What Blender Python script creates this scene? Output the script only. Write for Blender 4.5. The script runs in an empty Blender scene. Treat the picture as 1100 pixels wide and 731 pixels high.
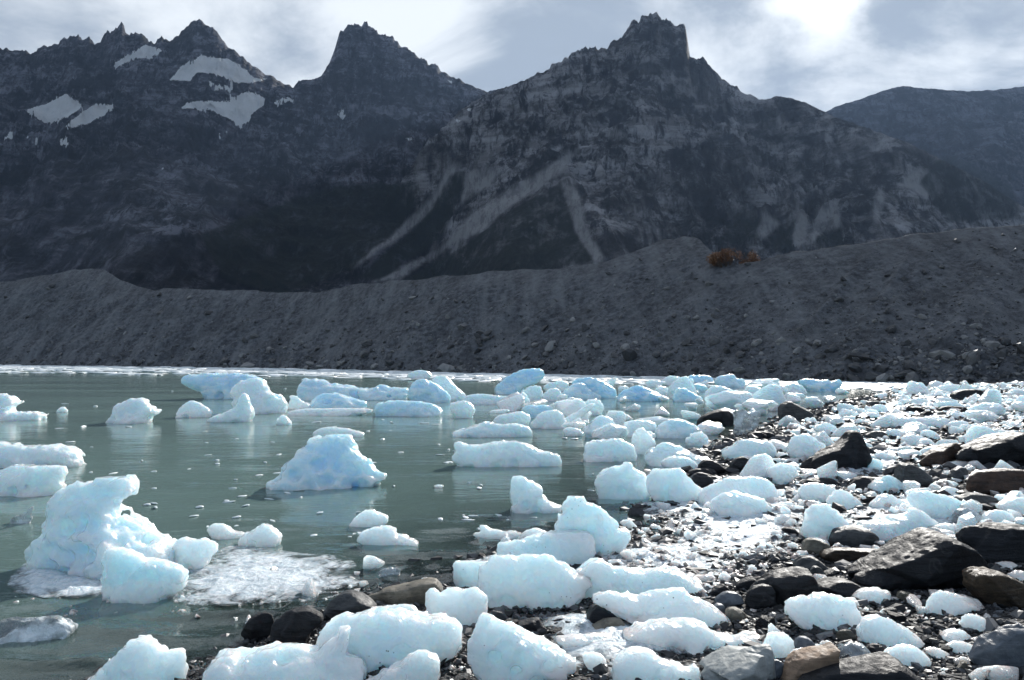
import bpy, math, random
import numpy as np
TABLE = r'''
A|285|i|0.9|mushroom shaped white berg cut by the left edge of the photo|the mushroom shaped berg|-60 175 10 172 50 190 70 208 55 220 35 230 40 245 60 252 170 250 178 265 150 280 60 285 -60 290
A|249|i|1|tiny white ice peak alone on open water beside the mushroom shaped berg|the tiny lone ice peak|240 240 262 222 288 240 284 250 245 250
A|296|i|0.9|white domed berg with jutting right lip alone on open water|the domed lone berg|448 290 495 255 476 232 500 212 560 190 600 198 612 215 640 235 662 240 655 255 625 268 630 280 580 292 540 290 500 298 470 298
A|193|b5|0.7|long pale blue wedge berg with its pointed tip overhanging the water|the blue wedge berg|757 112 775 95 840 90 1000 88 1050 95 1100 110 1120 130 1130 195 1000 196 930 190 860 165 800 140
B|255|i|0.8|broad sloping berg joined to the right end of the blue wedge berg||-90 150 -30 110 20 105 60 150 72 170 110 180 140 205 145 225 120 245 60 255 0 262 -60 262
A|272|i|0.9|knobbly white berg floating in front of the blue wedge tip|the knobbly berg|750 240 775 215 805 200 840 212 870 230 893 250 880 268 840 272 760 272
A|290|i|0.8|pointed ice spire with a low wide foot in front of the blue wedge berg|the ice spire|878 285 905 268 950 250 990 235 1005 200 1020 165 1035 168 1055 215 1068 250 1065 275 1010 288 960 292 910 292
A|490|i|0.9|long low white berg at the left edge behind the square ended berg|the long left edge berg|-80 380 0 378 60 395 140 402 225 390 280 405 315 435 336 460 330 482 290 486 200 490 60 500 -80 530
A|606|i|0.9|square ended pale berg at the left edge in front of the long one|the square ended berg|-80 530 0 505 40 482 90 478 255 481 263 500 262 545 266 565 225 605 170 612 80 608 -80 606
A|715|c|0.5|thin clear spiky ice shard floating beside the tall hooked berg|the spiky shard|40 705 70 685 105 680 125 655 140 645 128 675 135 700 120 720 60 715
P|618|b2|0.8|tall pale blue berg with hooked top and long sloping right flank|the hooked berg|57 533 69 526 89 521 112 517 125 516 132 518 136 524 134 530 127 535 123 543 125 551 131 559 142 566 163 578 178 583 190 590 196 600 190 612 150 618 110 620 70 620 45 612 38 600 37 590 50 575 56 553 53 545
E|385|b2|0.8|smooth boat shaped ice block in front of the tall hooked berg|the boat shaped block|432 215 440 170 455 155 520 175 600 210 680 225 740 232 775 250 775 310 720 345 620 365 530 390 480 385 455 340
E|250|i|0.9|wedge shaped ice block wider at the top beside the boat shaped block|the top heavy wedge|728 150 760 118 800 128 890 125 913 145 895 190 850 240 800 262 760 260 735 200
E|116|i|0.9|small flat topped ice lump behind the foaming slush near the hooked berg||870 75 900 50 950 55 985 90 1010 88 1040 98 1020 112 960 120 910 114
F|145|i|0.9|small twin peaked ice lump rising from the foaming slush|the twin peaked lump|-55 130 -30 95 0 88 45 52 75 68 95 82 122 100 118 140 50 150 -40 146
E|535|c|0.9|low sheet of clear glassy ice awash at the bottom left edge|the glassy sheet|-20 470 40 455 130 460 200 450 260 470 300 495 290 530 180 545 60 540 -20 545
E|760|b1|0.8|round shouldered ice block cut by the bottom edge left of the horned block|the round shouldered block|380 711 440 670 500 600 540 560 590 552 630 565 660 600 700 610 768 598 778 640 772 770 380 770
F|770|b1|0.7|long pale ice block with one upright horn at the bottom edge|the horned block|-170 711 -160 620 -110 590 -30 592 0 600 120 572 200 578 270 590 340 560 380 505 400 510 390 570 392 620 430 620 460 650 478 690 470 780 -170 780
F|680|b1|0.7|large smooth twin humped ice block behind the horned block|the twin humped block|282 570 300 510 350 470 430 440 520 440 600 445 640 460 720 465 800 475 860 490 885 540 870 575 810 615 750 625 700 640 640 670 560 690 480 690 400 660 300 610
F|460|i|0.8|low white ice ridge behind the large twin humped block||450 430 470 405 520 410 560 405 620 395 690 400 715 440 700 460 560 470 460 460
F|490|i|0.8|rough pitted ice block with dirt grains beside the long grey slab rock|the pitted block|740 380 745 340 780 338 800 355 820 330 880 335 940 330 980 355 995 390 985 430 950 480 900 495 840 490 780 470 745 430
F|745|b1|0.8|rounded ice lump at the bottom edge between the horned and grainy blocks||480 711 560 680 620 650 680 610 720 595 770 610 790 640 785 750 480 750
G|730|i|0.7|grainy pointed ice block speckled with dirt at the bottom edge|the grainy pointed block|-145 590 -130 550 -95 480 -70 440 -45 460 0 478 60 500 100 535 180 560 250 600 305 625 290 650 230 690 100 720 -40 735 -110 660
F|72|i|0.8|small sloping white berg behind its flatter twin on open water||405 75 440 22 490 -8 540 8 575 22 572 48 530 65 470 75
F|150|i|0.8|small flat lobed ice floe in front of the sloping white berg||440 120 480 80 560 65 610 75 600 95 660 110 702 130 700 152 630 158 560 155 500 145
F|278|c|0.8|small clear ice cube in the shallows behind the long grey slab rock||535 255 560 242 625 238 625 275 580 282 545 272
F|118|i|0.6|crooked bone shaped ice stick lying at the edge of the water|the crooked stick|930 95 970 85 960 60 985 60 1010 78 1100 85 1140 90 1150 115 1080 120 1000 115 965 150 960 110
F|325|b2|0.8|smooth dark blue rounded ice block left of the large faceted block||855 220 880 215 960 215 1030 220 1060 260 1000 320 940 335 890 320 855 290
G|245|b2|0.8|elongated smooth rounded ice block behind the large faceted block|the elongated block|-20 140 80 125 200 100 260 95 350 95 380 120 390 155 375 200 330 240 280 260 200 240 50 220 -20 200
G|122|i|0.8|small ice hump behind the elongated smooth block||60 110 100 80 140 70 180 85 205 105 150 130 80 125
G|195|b2|0.7|tall triangular pale blue ice block leaning over the slush|the tall triangular block|218 95 250 20 270 -40 300 -62 340 -50 375 -20 420 5 465 40 485 55 480 80 530 85 535 100 505 145 440 180 390 205 380 190 300 150
G|410|b1|0.6|large faceted ice block with a pointed right corner over black gravel|the faceted block|-100 250 -60 200 0 190 60 205 100 195 180 197 220 215 270 235 285 260 330 285 380 300 350 335 270 390 215 420 150 385 60 390 0 410 -40 400 -90 330
G|365|b1|0.7|long smooth ice bar right of the large faceted block|the long ice bar|295 270 340 250 385 215 430 225 500 250 600 260 680 245 740 245 800 290 840 310 858 345 820 365 700 362 560 358 430 360 350 360
G|497|i|0.7|long gritty white ice bar in front of the smooth one|the gritty ice bar|375 370 430 350 560 360 650 350 750 330 790 360 850 390 920 430 960 470 900 500 800 490 650 470 560 450 450 410
G|605|i|0.7|arched white ice bar with thin right tail over pebbles|the arched ice bar|515 520 580 495 680 480 800 472 860 485 890 520 960 540 1000 530 1085 525 1090 545 1040 570 1000 610 930 625 880 605 860 580 770 580 740 560 640 570 560 555 525 540
G|600|i|1.2|flat white ice slab left of the arched bar||220 530 300 525 440 530 520 550 522 580 460 605 330 590 240 560
G|668|i|1|small rounded ice lump in front of the flat white slab||330 600 400 598 440 630 420 660 365 668
G|735|i|0.8|crumbling ice slab with an upright tooth at its right end at the bottom edge||470 640 540 600 610 600 700 640 790 670 810 640 830 660 850 720 760 735 470 735
H|500|i|0.9|flat oval white ice cake with wavy top on black gravel|the oval ice cake|95 420 110 375 180 360 240 352 320 368 380 375 385 405 400 450 405 465 340 490 270 503 200 490 130 460
H|397|i|0.9|small white ice lump between the oval cake and long black slab rock||375 375 430 335 480 328 540 340 530 385 480 395 400 402
H|575|b1|0.8|smooth humped ice lump on gravel in front of the oval cake|the humped gravel lump|410 545 430 470 480 455 520 450 570 480 620 510 665 545 640 560 560 575 480 585
H|640|c|0.9|glassy ice lump between orange and dark rocks at the bottom|the glassy lump|300 590 350 565 420 560 450 600 440 630 380 640 320 640
H|655|i|0.8|low rounded ice lump in front of the smooth humped one||485 615 540 575 640 570 690 610 695 640 650 658 560 650
H|438|i|0.8|pointed white ice lump with right tail on gravel below long slab rock|the tailed lump|685 440 690 385 740 340 800 350 850 360 920 378 915 400 840 408 760 435
H|507|i|0.9|leaning white ice lump beside the blue grey boulder||832 480 850 440 900 438 960 465 1005 490 960 507 880 503
H|555|i|0.9|small crumbly ice lump left of the blue grey boulder||745 530 800 505 840 500 880 530 870 550 790 557
H|603|i|0.9|small flat ice piece touching the foot of the blue grey boulder||765 570 800 552 880 560 910 580 890 605 820 598
H|622|i|0.9|white ice lump behind the round grey cobble at the bottom||0 560 30 515 80 515 120 540 140 590 100 622 40 627 10 600
H|243|i|0.9|small white ice cap beside the brown stained boulder||980 235 1000 212 1040 210 1080 225 1075 240 1020 247
H|295|i|0.9|white ice lump behind the brown stained boulder at the right edge||1025 265 1080 250 1130 260 1130 300 1060 297
H|618|i|0.9|low ice pat on gravel left of the smooth blue grey boulder||680 590 720 575 760 585 795 608 740 620
C|668|b1|0.8|upright tooth shaped berg with curved foot near the slush|the tooth berg|35 640 40 530 65 520 100 525 125 550 165 570 165 600 205 635 260 655 250 670 60 668
C|458|b1|0.7|bread loaf shaped white berg in the shallows|the loaf berg|340 455 350 375 420 368 500 363 545 385 568 430 540 452 440 460
C|622|b1|0.8|rounded boulder shaped ice block at the edge of the slush pool|the round ice boulder|388 565 410 520 440 495 500 480 530 460 560 490 600 520 625 560 620 600 560 615 480 630 430 612
C|634|b1|0.8|white saddle topped ice block right of the rounded ice boulder|the saddle topped block|615 510 640 492 700 490 750 490 785 520 790 545 850 580 840 620 760 636 690 632 630 608 612 560
C|648|b1|0.7|wide white ice mound behind the wrinkled ice lump|the wide mound|830 600 860 570 930 535 1000 525 1100 530 1150 560 1150 645 900 652 840 645
C|705|b1|0.8|wrinkled rounded ice lump in front of the wide mound|the wrinkled lump|878 640 910 610 980 585 1050 605 1110 620 1140 660 1110 700 1000 715 930 700
C|482|b1|0.7|fish shaped white berg with a hollow eye on its right end|the fish shaped berg|-212 435 -200 410 -210 385 -185 375 -140 392 -80 395 -20 378 60 375 130 400 200 425 242 437 240 480 100 488 -60 480 -140 474 -190 460
C|356|b2|0.9|smooth dome shaped berg behind the loaf berg|the dome berg|335 330 370 300 400 270 430 262 460 280 488 310 492 345 460 358 380 356
C|353|i|0.9|white berg with a flat left end behind the pointed ice hump||510 350 512 295 545 285 600 285 650 295 640 330 560 355
C|424|b1|0.9|pointed ice hump behind the loaf berg's right end|the pointed hump|545 420 545 370 560 330 590 315 620 340 650 375 610 420 570 428
C|358|b3|0.8|ridged blue grey berg left of the black rock in the water|the ridged berg|640 330 670 300 720 278 770 285 830 315 820 335 770 352 700 360 650 350
C|390|b1|0.9|small hexagonal ice block in front of the ridged berg||765 370 800 340 840 330 868 355 860 388 800 392
C|478|b1|0.8|broad shouldered ice mound right of the loaf berg||600 440 650 390 700 380 760 400 820 440 880 440 830 480 700 485 620 478
C|502|i|0.8|low oval ice lump in front of the broad shouldered mound||660 470 700 440 760 435 820 460 820 490 740 505
C|342|c|0.6|spiky jagged ice piece right of the black rock in the water|the jagged piece|970 335 980 290 975 245 1010 235 1040 255 1085 240 1085 280 1060 320 1030 335 1000 345
C|450|b1|0.8|wide ice hump behind the round dark stones|the wide hump|925 440 930 410 980 395 1000 370 1060 365 1150 380 1150 440 1060 452
C|350|i|0.8|low ice floe left of the smooth dome berg||250 330 270 310 330 320 345 345 270 352
I|205|b6|0.6|claw shaped deep blue berg with its tip raised to the right|the blue claw berg|318 180 340 140 380 100 430 75 500 50 590 42 640 50 635 90 600 120 560 140 500 160 480 200 400 215 330 205
I|252|b1|0.9|blocky white berg in front of the blue claw berg||490 190 540 160 610 150 630 180 620 240 540 256 490 250
I|188|i|0.9|rounded pale berg just right of the blue claw berg's tip||620 160 680 130 770 120 808 145 780 190 680 190
I|253|i|0.9|pointed white berg in front of the rounded pale berg||620 240 650 190 700 165 740 180 770 240 740 255 650 255
I|240|b5|0.8|grey blue boulder shaped berg in the far cluster|the grey blue berg|755 190 820 150 880 130 920 160 960 200 1010 215 1005 235 880 242 770 237
I|235|b7|0.7|bright turquoise berg sloping down to the right behind the grey blue one|the turquoise slope berg|810 140 850 110 920 95 1000 110 1060 145 1110 180 1110 235 1000 235
I|160|i|0.6|thin upright ice spike beside the turquoise sloping berg||1040 135 1080 105 1120 90 1090 160 1050 160
I|275|b2|0.8|long low pale berg left of the small horned berg|the long low berg|100 240 130 215 220 205 300 215 440 225 470 240 470 270 300 276 120 272
I|276|i|0.8|small horned white berg at the end of the long low one||465 230 495 190 520 210 545 250 540 276 475 276
I|365|b5|0.8|blue arched berg behind the crumbly white berg||490 300 530 280 620 278 700 285 750 305 775 340 700 370 560 368 510 340
I|433|i|0.8|crumbly white berg in front of the blue arched berg|the crumbly berg|550 420 570 370 620 330 700 312 750 330 770 360 790 400 720 433 600 436
I|412|b1|0.8|white berg rising behind the stepped long berg||300 390 330 350 430 330 500 320 545 350 548 390 480 415 360 412
I|488|b2|0.8|long stepped pale berg behind the fish shaped berg|the stepped berg|30 460 100 440 200 410 260 385 330 410 450 400 530 420 560 455 550 485 300 490 60 478
I|415|i|0.6|slanting ice arm reaching up to the right of the crumbly berg|the slanting arm|750 380 800 350 860 320 920 275 970 265 960 295 900 340 850 400 800 420
I|328|b2|0.8|smooth pale berg behind the slanting ice arm||740 250 800 240 870 265 885 300 850 330 780 322
I|345|i|0.8|square pale berg right of the slanting ice arm||890 260 960 240 1010 250 1030 300 1000 345 920 347
I|333|i|1|thin flat floe right of the round ice ball in the far cluster||265 325 310 308 425 305 400 328 320 335
I|365|i|0.9|round ball shaped berg beside the thin flat floe|the ice ball|20 270 70 255 130 250 180 285 180 330 120 370 40 350
B|197|b4|0.7|long pale blue berg forming a low wall across the water|the ice wall|205 190 205 110 250 107 310 115 340 130 420 140 470 150 520 150 545 130 590 150 660 145 665 175 600 192 480 198 330 197 215 200
B|237|i|0.8|small berg with a knob at the left end of the low ice wall||145 235 165 210 160 178 185 178 215 205 250 215 245 237
B|233|b6|0.8|smooth blue humped berg in front of the low ice wall|the blue humped berg|245 225 265 190 310 165 360 170 440 195 490 205 480 225 380 234 300 235
B|263|i|0.9|wide flat white floe in front of the smooth blue humped berg|the wide floe|150 245 230 232 510 230 510 250 400 262 170 265
B|266|b4|0.8|broad flat blue berg right of the wide white floe|the broad flat berg|520 250 525 210 600 200 700 205 780 215 810 250 760 267 560 268
B|208|b5|0.8|blue round topped berg at the right end of the low ice wall||655 180 680 130 710 110 750 118 800 150 840 180 830 210 760 208 700 200
B|200|i|0.8|white sloping berg leaning on the blue round topped one||750 115 780 98 820 95 850 125 870 150 910 175 890 202 840 192 800 170
B|108|i|0.9|small white cap berg far out behind the low ice wall||655 105 665 80 710 70 755 78 765 98 720 110
B|303|i|0.9|small ice pyramid alone in front of the wide white floe||105 285 130 255 160 280 175 295 145 304 110 303
B|570|b4|0.75|three tiered white berg with fluted blue front alone in the lagoon|the three tiered berg|85 540 140 520 150 480 200 440 215 405 250 410 240 380 260 360 320 348 400 355 420 380 430 400 470 440 500 475 525 500 540 512 575 518 500 535 350 555 340 575 190 580 165 550
B|355|i|0.9|flat lens shaped floe just behind the three tiered berg||260 350 262 330 310 310 390 315 450 330 485 342 430 356 340 354
B|567|i|1|tiny flat ice scrap on open water right of the three tiered berg||765 560 790 552 815 560 790 567
J|253|b7|0.8|turquoise domed berg far out behind the black rock in the water|the turquoise dome|140 230 170 190 240 160 290 150 340 170 420 205 430 235 300 255 160 250
J|160|i|0.9|low white floe behind the turquoise domed berg||320 140 345 115 420 120 480 130 400 162 330 160
J|232|b1|0.8|tall pale peak berg right of the turquoise domed berg|the pale peak berg|480 200 490 150 540 110 590 85 620 120 650 170 660 210 560 232 490 230
J|256|b6|0.8|light blue berg with a foot in front of the tall pale peak berg||510 220 530 170 590 165 630 200 700 235 690 250 560 258 515 250
J|135|b6|0.8|bright blue berg far behind the tall pale peak berg||600 90 640 80 760 85 775 130 660 137 620 125
J|190|b5|0.9|small grey blue berg right of the tall pale peak berg||635 145 700 140 740 165 700 190 660 188
J|170|b4|0.8|blocky blue white berg at the far right of the far cluster||780 110 830 85 910 75 915 100 975 105 980 170 900 172 860 160 790 150
J|245|i|0.8|wide white knobbly berg behind the spiky jagged piece|the wide knobbly berg|710 220 740 170 800 150 850 165 920 190 930 235 830 247 720 245
J|225|i|0.8|long white floe right of the wide knobbly berg||980 160 1040 150 1100 180 1150 200 1150 225 990 227
J|122|i|0.9|thin white floe near the foot of the far slope||470 120 500 90 560 88 540 122
J|185|i|0.9|small white berg directly behind the turquoise dome's left side||145 160 180 150 220 160 210 185 150 185
J|215|i|0.9|white berg between the turquoise dome and pale peak berg||380 175 430 155 490 170 480 215 420 217
M|165|b7|0.8|turquoise cored berg by the far right end of the lagoon|the turquoise cored berg|345 130 300 80 360 58 440 62 500 80 545 65 570 90 640 60 670 90 620 150 500 160 400 167
M|187|i|0.9|white berg left of the turquoise cored one||150 150 200 110 280 90 350 140 360 175 200 187
M|217|b4|0.9|small flat blue floe behind the grey pyramid rock||215 215 220 180 345 180 350 217
M|215|i|0.9|pale berg left of the small flat blue floe||0 210 0 140 60 130 150 160 150 215
D|244|b2|0.9|smooth quarter round ice block behind the wet black rocks|the quarter round block|370 200 400 198 455 215 450 245 375 245
D|240|i|0.9|rounded ice block right of the quarter round one||495 220 520 200 560 205 562 238 500 240
D|420|b1|0.9|big smooth ice ball leaning on the big black boulder|the big ice ball|172 370 200 330 240 315 290 345 320 365 270 400 215 425 180 405
D|328|i|0.9|white ice lump behind the big smooth ice ball||270 295 320 270 365 290 360 330 300 322
D|373|i|0.9|white ice chunk left of the reddish wedge rock|the chunk by the reddish wedge|615 340 650 320 700 325 740 350 700 375 640 373
D|299|i|1|long heap shaped ice ridge along the far end of the shore|the long shore ridge|580 280 600 250 700 255 780 250 830 270 820 295 700 300 600 300
L|368|b2|0.8|large smooth ice block with blue veins in front of the grey triangle rock|the veined block|545 240 580 220 650 228 720 245 800 275 812 295 720 365 640 355 590 330 560 300 545 265
L|225|b3|0.9|smooth blue grey ice cone left of the grey triangle rock|the ice cone|335 200 380 170 440 140 490 170 522 215 450 227 350 225
L|470|b1|0.8|tall bell shaped ice block left of the dark gabled rock|the bell shaped block|0 440 40 320 80 290 140 290 200 350 240 395 140 450 40 470
L|385|c|0.8|clear tent shaped ice block right of the veined block|the clear tent block|735 370 790 310 850 310 900 360 890 385 750 387
L|386|b1|0.8|square white ice block behind the mossy slab boulder||905 345 960 315 1020 320 1060 360 1050 385 920 385
L|310|i|0.8|rounded triangular ice block behind the tall bell shaped block||130 270 180 210 250 230 300 290 260 310 150 308
L|280|b1|0.8|smooth wide ice block left of the rounded triangular one||0 200 60 185 130 190 180 215 130 275 0 280
L|320|i|0.8|low white ice ridge between the ice cone and the veined block||340 300 380 260 440 235 500 270 550 295 530 318 400 322
L|480|i|1|big rough mound of frosted ice behind the long black slab rock|the frosted mound|300 420 360 370 420 370 520 340 560 305 610 330 660 370 650 410 560 460 450 485 380 470
L|445|i|1|flat ice slab behind the peak of the long black slab rock||650 400 700 380 800 385 770 440 690 445
L|248|i|0.9|small ice lump behind the veined block's right end||680 220 740 195 800 225 790 245 720 250
L|345|i|0.9|broad white ice lump at the right edge behind the mossy boulder||980 290 1040 260 1140 250 1140 330 1060 346 980 310
L|285|i|0.8|small upright ice piece at the right end of the lichen streaked slab||950 240 1010 235 1015 260 990 286
L|114|i|0.9|smooth ice piece in front of the reddish wedge rock||700 90 760 70 830 72 828 95 740 115
L|204|i|0.9|low white ice piece right of the grey triangle rock||670 170 720 165 780 180 760 195 690 206
L|76|i|0.9|low sloping ice piece right of the big black boulder||355 50 390 25 440 40 500 65 440 77
L|119|b3|0.9|round clear blue ice ball at the foot of the big black boulder||330 90 360 60 400 70 405 105 370 120 335 115
L|50|i|0.8|slanting ice slab on the left side of the reddish wedge rock||570 40 600 10 700 -10 690 15 600 52
L|170|i|1|flat ice piece in front of the big black boulder||125 140 140 120 280 130 280 160 200 172
D|520|i|0.9|grey streaked ice lump left of the big black boulder||90 460 150 430 210 450 190 500 110 522
N|595|b2|0.9|smooth rounded ice lump at the left of the shore heap|the shore heap lump|130 560 150 510 230 490 290 530 260 590 170 597
N|600|i|0.9|white ice lump right of the smooth rounded shore heap lump||230 590 290 530 360 525 400 570 330 602
N|525|i|1|broad white ice lump at the back of the shore heap||30 450 130 455 200 470 180 520 60 527 20 490
N|532|i|0.9|small white ice lump in the middle of the shore heap||280 470 360 455 430 490 420 530 320 534
N|468|i|0.9|squarish ice lump at the right end of the shore heap||500 410 560 385 660 390 660 435 560 470 510 450
N|375|i|0.9|small pointed ice lump behind the squarish shore heap lump||520 345 550 310 590 325 650 350 610 375 540 372
N|275|i|1|low wide floe in the far corner of the lagoon||190 240 250 200 330 215 400 240 420 265 300 277
N|256|i|1|thin long floe left of the flat black far rock||420 230 450 190 540 215 610 240 560 256 450 252
H|345|ra|0.9|long black slab rock rising to a peak on the gravel|the long black slab|380 285 450 240 560 180 640 130 700 95 740 88 790 110 850 150 900 200 905 260 870 310 820 322 650 325 450 335
H|368|ra|0.9|low cracked black rock at the left foot of the long slab||205 305 300 285 380 298 430 330 375 368 240 355
H|397|ra|0.8|dark grey rock with a sloping left side beside the cracked black rock||-60 330 -20 290 60 260 180 238 200 260 230 350 200 385 60 402 -60 392
H|225|ra|0.8|mossy streaked dark slab boulder at the right edge|the mossy boulder|815 100 850 65 960 58 1060 60 1140 70 1140 220 960 228 900 200 840 150
H|412|rb|1.15|brown stained angular boulder at the right edge|the brown stained boulder|850 260 880 238 950 240 1020 265 1100 310 1140 340 1140 400 1000 417 920 380 860 310
H|155|rg|0.8|dark grey gabled rock in front of the frosted ice mound|the gabled rock|278 115 300 85 390 62 440 70 490 120 500 150 400 157 300 152
H|182|rt|0.8|tan split rock left of the dark gabled rock||160 170 180 120 220 112 290 145 250 180 190 184
H|213|rb|0.8|flat brown rock under the dark gabled rock||240 180 300 150 420 160 520 165 500 210 330 216 260 207
H|265|rg|0.9|rounded grey cobble behind the sloping dark grey rock||130 235 155 195 210 190 260 225 282 260 240 270 150 260
H|296|rg|0.9|smaller grey cobble in front of the rounded one||195 255 215 228 250 240 265 285 210 298
H|670|rs|0.8|smooth blue grey boulder in the bottom right corner|the blue grey boulder|870 610 920 560 1010 485 1060 478 1140 495 1140 680 1000 672 890 645
H|775|ra|0.8|dark angular boulder cut by the bottom edge|the dark bottom boulder|150 711 300 670 470 625 540 612 580 640 660 711 680 780 150 780
H|716|ro|0.8|orange tan layered rock at the bottom edge|the orange rock|75 700 110 630 160 600 250 580 310 560 300 600 315 650 260 680 170 716 80 722
H|706|rs|0.9|smooth round grey cobble left of the orange rock|the round cobble|12 660 30 632 70 628 98 650 90 690 55 708 25 695
H|598|rs|0.9|oval grey stone behind the orange rock||125 570 150 530 190 530 225 570 200 595 140 600
H|618|ra|0.9|small dark stone right of the glassy ice lump||435 600 440 570 475 557 515 575 500 610 455 620
G|745|rp|1.3|flat pale grey slab rock at the bottom edge|the pale slab|838 670 950 615 1100 565 1140 570 1145 730 840 745
G|440|rs|0.9|smooth small grey stone in front of the blue grey triangular rock||880 400 900 388 930 390 942 415 930 440 895 432
G|411|rs|0.8|blue grey triangular rock at the right end of the smooth ice bar|the blue grey triangular rock|895 375 940 340 1000 345 1020 390 960 412 910 400
G|362|ra|0.8|dark pointed rock touching the right tip of the smooth ice bar||850 360 920 300 965 330 930 362
G|416|ra|0.9|rounded black rock right of the blue grey triangular rock||1020 370 1040 330 1100 310 1150 320 1150 410 1040 417
G|330|ra|0.8|streaky black rock behind the rounded black one||980 310 1040 280 1110 270 1110 305 1000 332
G|530|rt|0.9|flat brown olive stone left of the arched ice bar|the olive stone|340 520 380 490 440 460 500 455 522 480 480 510 380 532
G|482|ra|0.8|dark rock under the left end of the gritty ice bar||350 460 370 410 400 395 480 430 560 450 540 482 450 484
G|462|rt|0.9|small tan stone at the right end of the gritty ice bar||940 430 960 408 1000 410 1040 445 960 463
G|512|ra|0.8|black rock under the front of the large faceted block||40 480 150 445 165 480 210 515 120 514
F|465|rg|0.8|grey cracked boulder standing at the edge of the water|the cracked boulder|300 460 310 410 350 365 400 342 460 355 500 380 530 415 460 445 380 465
F|400|rt|0.7|long grey brown slab rock with ridged top at the water's edge|the long grey slab|465 360 540 340 560 325 640 315 770 285 800 320 810 345 740 390 680 402 560 398 500 380
F|575|ra|0.8|wet black boulder left of the grey cracked one|the wet black boulder|80 530 90 470 160 420 230 410 290 440 300 470 250 500 230 560 100 577
F|540|ra|0.8|half sunk black rock left of the wet black boulder||-40 500 0 440 60 425 95 440 90 500 60 540 -40 535
F|482|rg|0.8|grey rock wedged behind the grainy pointed block||985 450 1010 420 1060 420 1095 470 1080 482 1010 465
C|306|ra|0.8|smooth black rock standing in the shallow water|the black rock in the water|820 290 850 260 910 238 950 238 980 265 975 300 900 308 840 305
C|364|ra|0.8|flat black rock right of the spiky jagged ice||1020 355 1060 330 1110 328 1150 340 1150 365 1060 364
C|514|ra|0.8|black sloping rock behind the pair of round dark stones||825 470 850 448 890 450 950 495 920 515 870 512
C|527|ra|0.9|low black rock left of the sloping one||780 500 830 485 890 485 912 515 880 527 790 526
C|577|ra|0.8|pointed dark stone in front of the low black rock|the pointed dark stone|792 545 815 505 850 503 897 535 870 565 825 578
C|504|ra|0.9|round dark stone with an ice rim in front of the wide hump|the round dark stone|955 490 980 445 1020 435 1065 465 1050 490 990 508
C|516|ra|0.8|flat dark rock right of the round dark stone||985 515 1040 480 1100 470 1110 516
D|268|rg|0.8|grey pyramid rock in the shallows with ice on its back|the grey pyramid rock|130 250 140 205 175 185 220 210 265 230 260 265 150 270
D|477|ra|0.8|big black boulder with a stepped top among white ice|the big black boulder|210 440 300 390 400 345 420 315 445 305 465 330 500 410 480 450 430 467 310 482 250 467
D|543|rg|0.8|grey triangle rock with a pale edge above the veined block|the grey triangle rock|600 510 610 440 640 430 710 465 765 520 750 545 680 540
D|455|rr|0.8|reddish wedge shaped rock leaning to the right|the reddish wedge rock|680 440 720 395 830 345 865 385 820 450 740 457
D|460|ra|0.8|large layered black boulder at the right edge|the layered black boulder|825 405 880 370 1000 325 1100 310 1150 330 1150 460 1000 455 850 425
D|558|rr|0.7|square rust brown boulder at the right edge|the rust boulder|875 550 880 490 940 465 1050 455 1150 470 1150 560 950 560
D|502|rg|0.8|small grey rock left of the square rust boulder||800 490 830 450 880 450 880 500 830 504
D|186|ra|0.8|flat topped black rock at the far end of the shore|the flat black far rock|810 170 840 145 920 140 955 165 950 185 850 188
D|233|ra|0.8|long low black rock in front of the flat topped far rock||760 225 790 205 880 212 900 230 800 235
D|252|ra|0.9|thin black rock in the ice right of the quarter round block||510 240 540 232 580 240 560 252
D|230|ra|0.9|small rounded black rock in the far shallows||630 225 650 200 685 212 680 232
D|252|ra|0.9|small pointed black rock right of the rounded far shallows rock||690 245 720 220 745 240 710 254
D|300|ra|0.9|dark low rock behind the big black boulder's peak||350 280 390 270 435 290 400 300
D|345|rg|0.8|dark grey rock with a white streak right of the big black boulder||470 325 510 305 560 310 565 345 500 347
D|345|ra|0.9|low black rock in the ice at the left of the big ice ball||0 330 50 305 95 325 60 345
D|445|ra|0.9|rounded dark stone left of the big ice ball||55 440 80 408 130 425 110 447
D|532|ra|0.9|dark low rock in front of the big black boulder||215 520 250 490 340 490 390 520 380 534 260 530
D|542|ra|0.9|dark rock between the big black boulder and the ice cone||400 525 450 485 520 490 550 510 470 542
D|251|rr|0.8|reddish pointed rock near the far right shore||955 245 980 208 1020 235 990 252
D|608|rg|0.8|lichen streaked dark slab below the square rust boulder|the lichen streaked slab|830 575 900 545 1000 570 990 610 870 605
'''
rng = np.random.default_rng(7); random.seed(7)
SC = bpy.context.scene
COL = SC.collection
# ------------------------------------------------------------------ camera
F_PX = 860.0; CAM_H = 2.2; HORIZON = 377.0
PITCH = math.atan((HORIZON - 365.5) / F_PX)
cam_d = bpy.data.cameras.new('camera'); cam = bpy.data.objects.new('camera', cam_d); COL.objects.link(cam)
cam_d.sensor_width = 36; cam_d.lens = 36 * F_PX / 1100
cam_d.clip_start = 0.05; cam_d.clip_end = 30000
cam.location = (0, 0, CAM_H); cam.rotation_euler = (math.pi / 2 + PITCH, 0, 0)
SC.camera = cam
CP, SP = math.cos(PITCH), math.sin(PITCH)
def ray(px, py):
    u = (np.asarray(px, float) - 550) / F_PX; v = (365.5 - np.asarray(py, float)) / F_PX
    dy = CP - v * SP; dz = SP + v * CP
    return u / dy, dz / dy            # x and z per metre of depth
def on_plane(px, py, Y):
    a, b = ray(px, py); return a * Y, CAM_H + b * Y
def on_level(px, py, z=0.0):
    a, b = ray(px, py); Y = (z - CAM_H) / b
    return a * Y, Y
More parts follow.
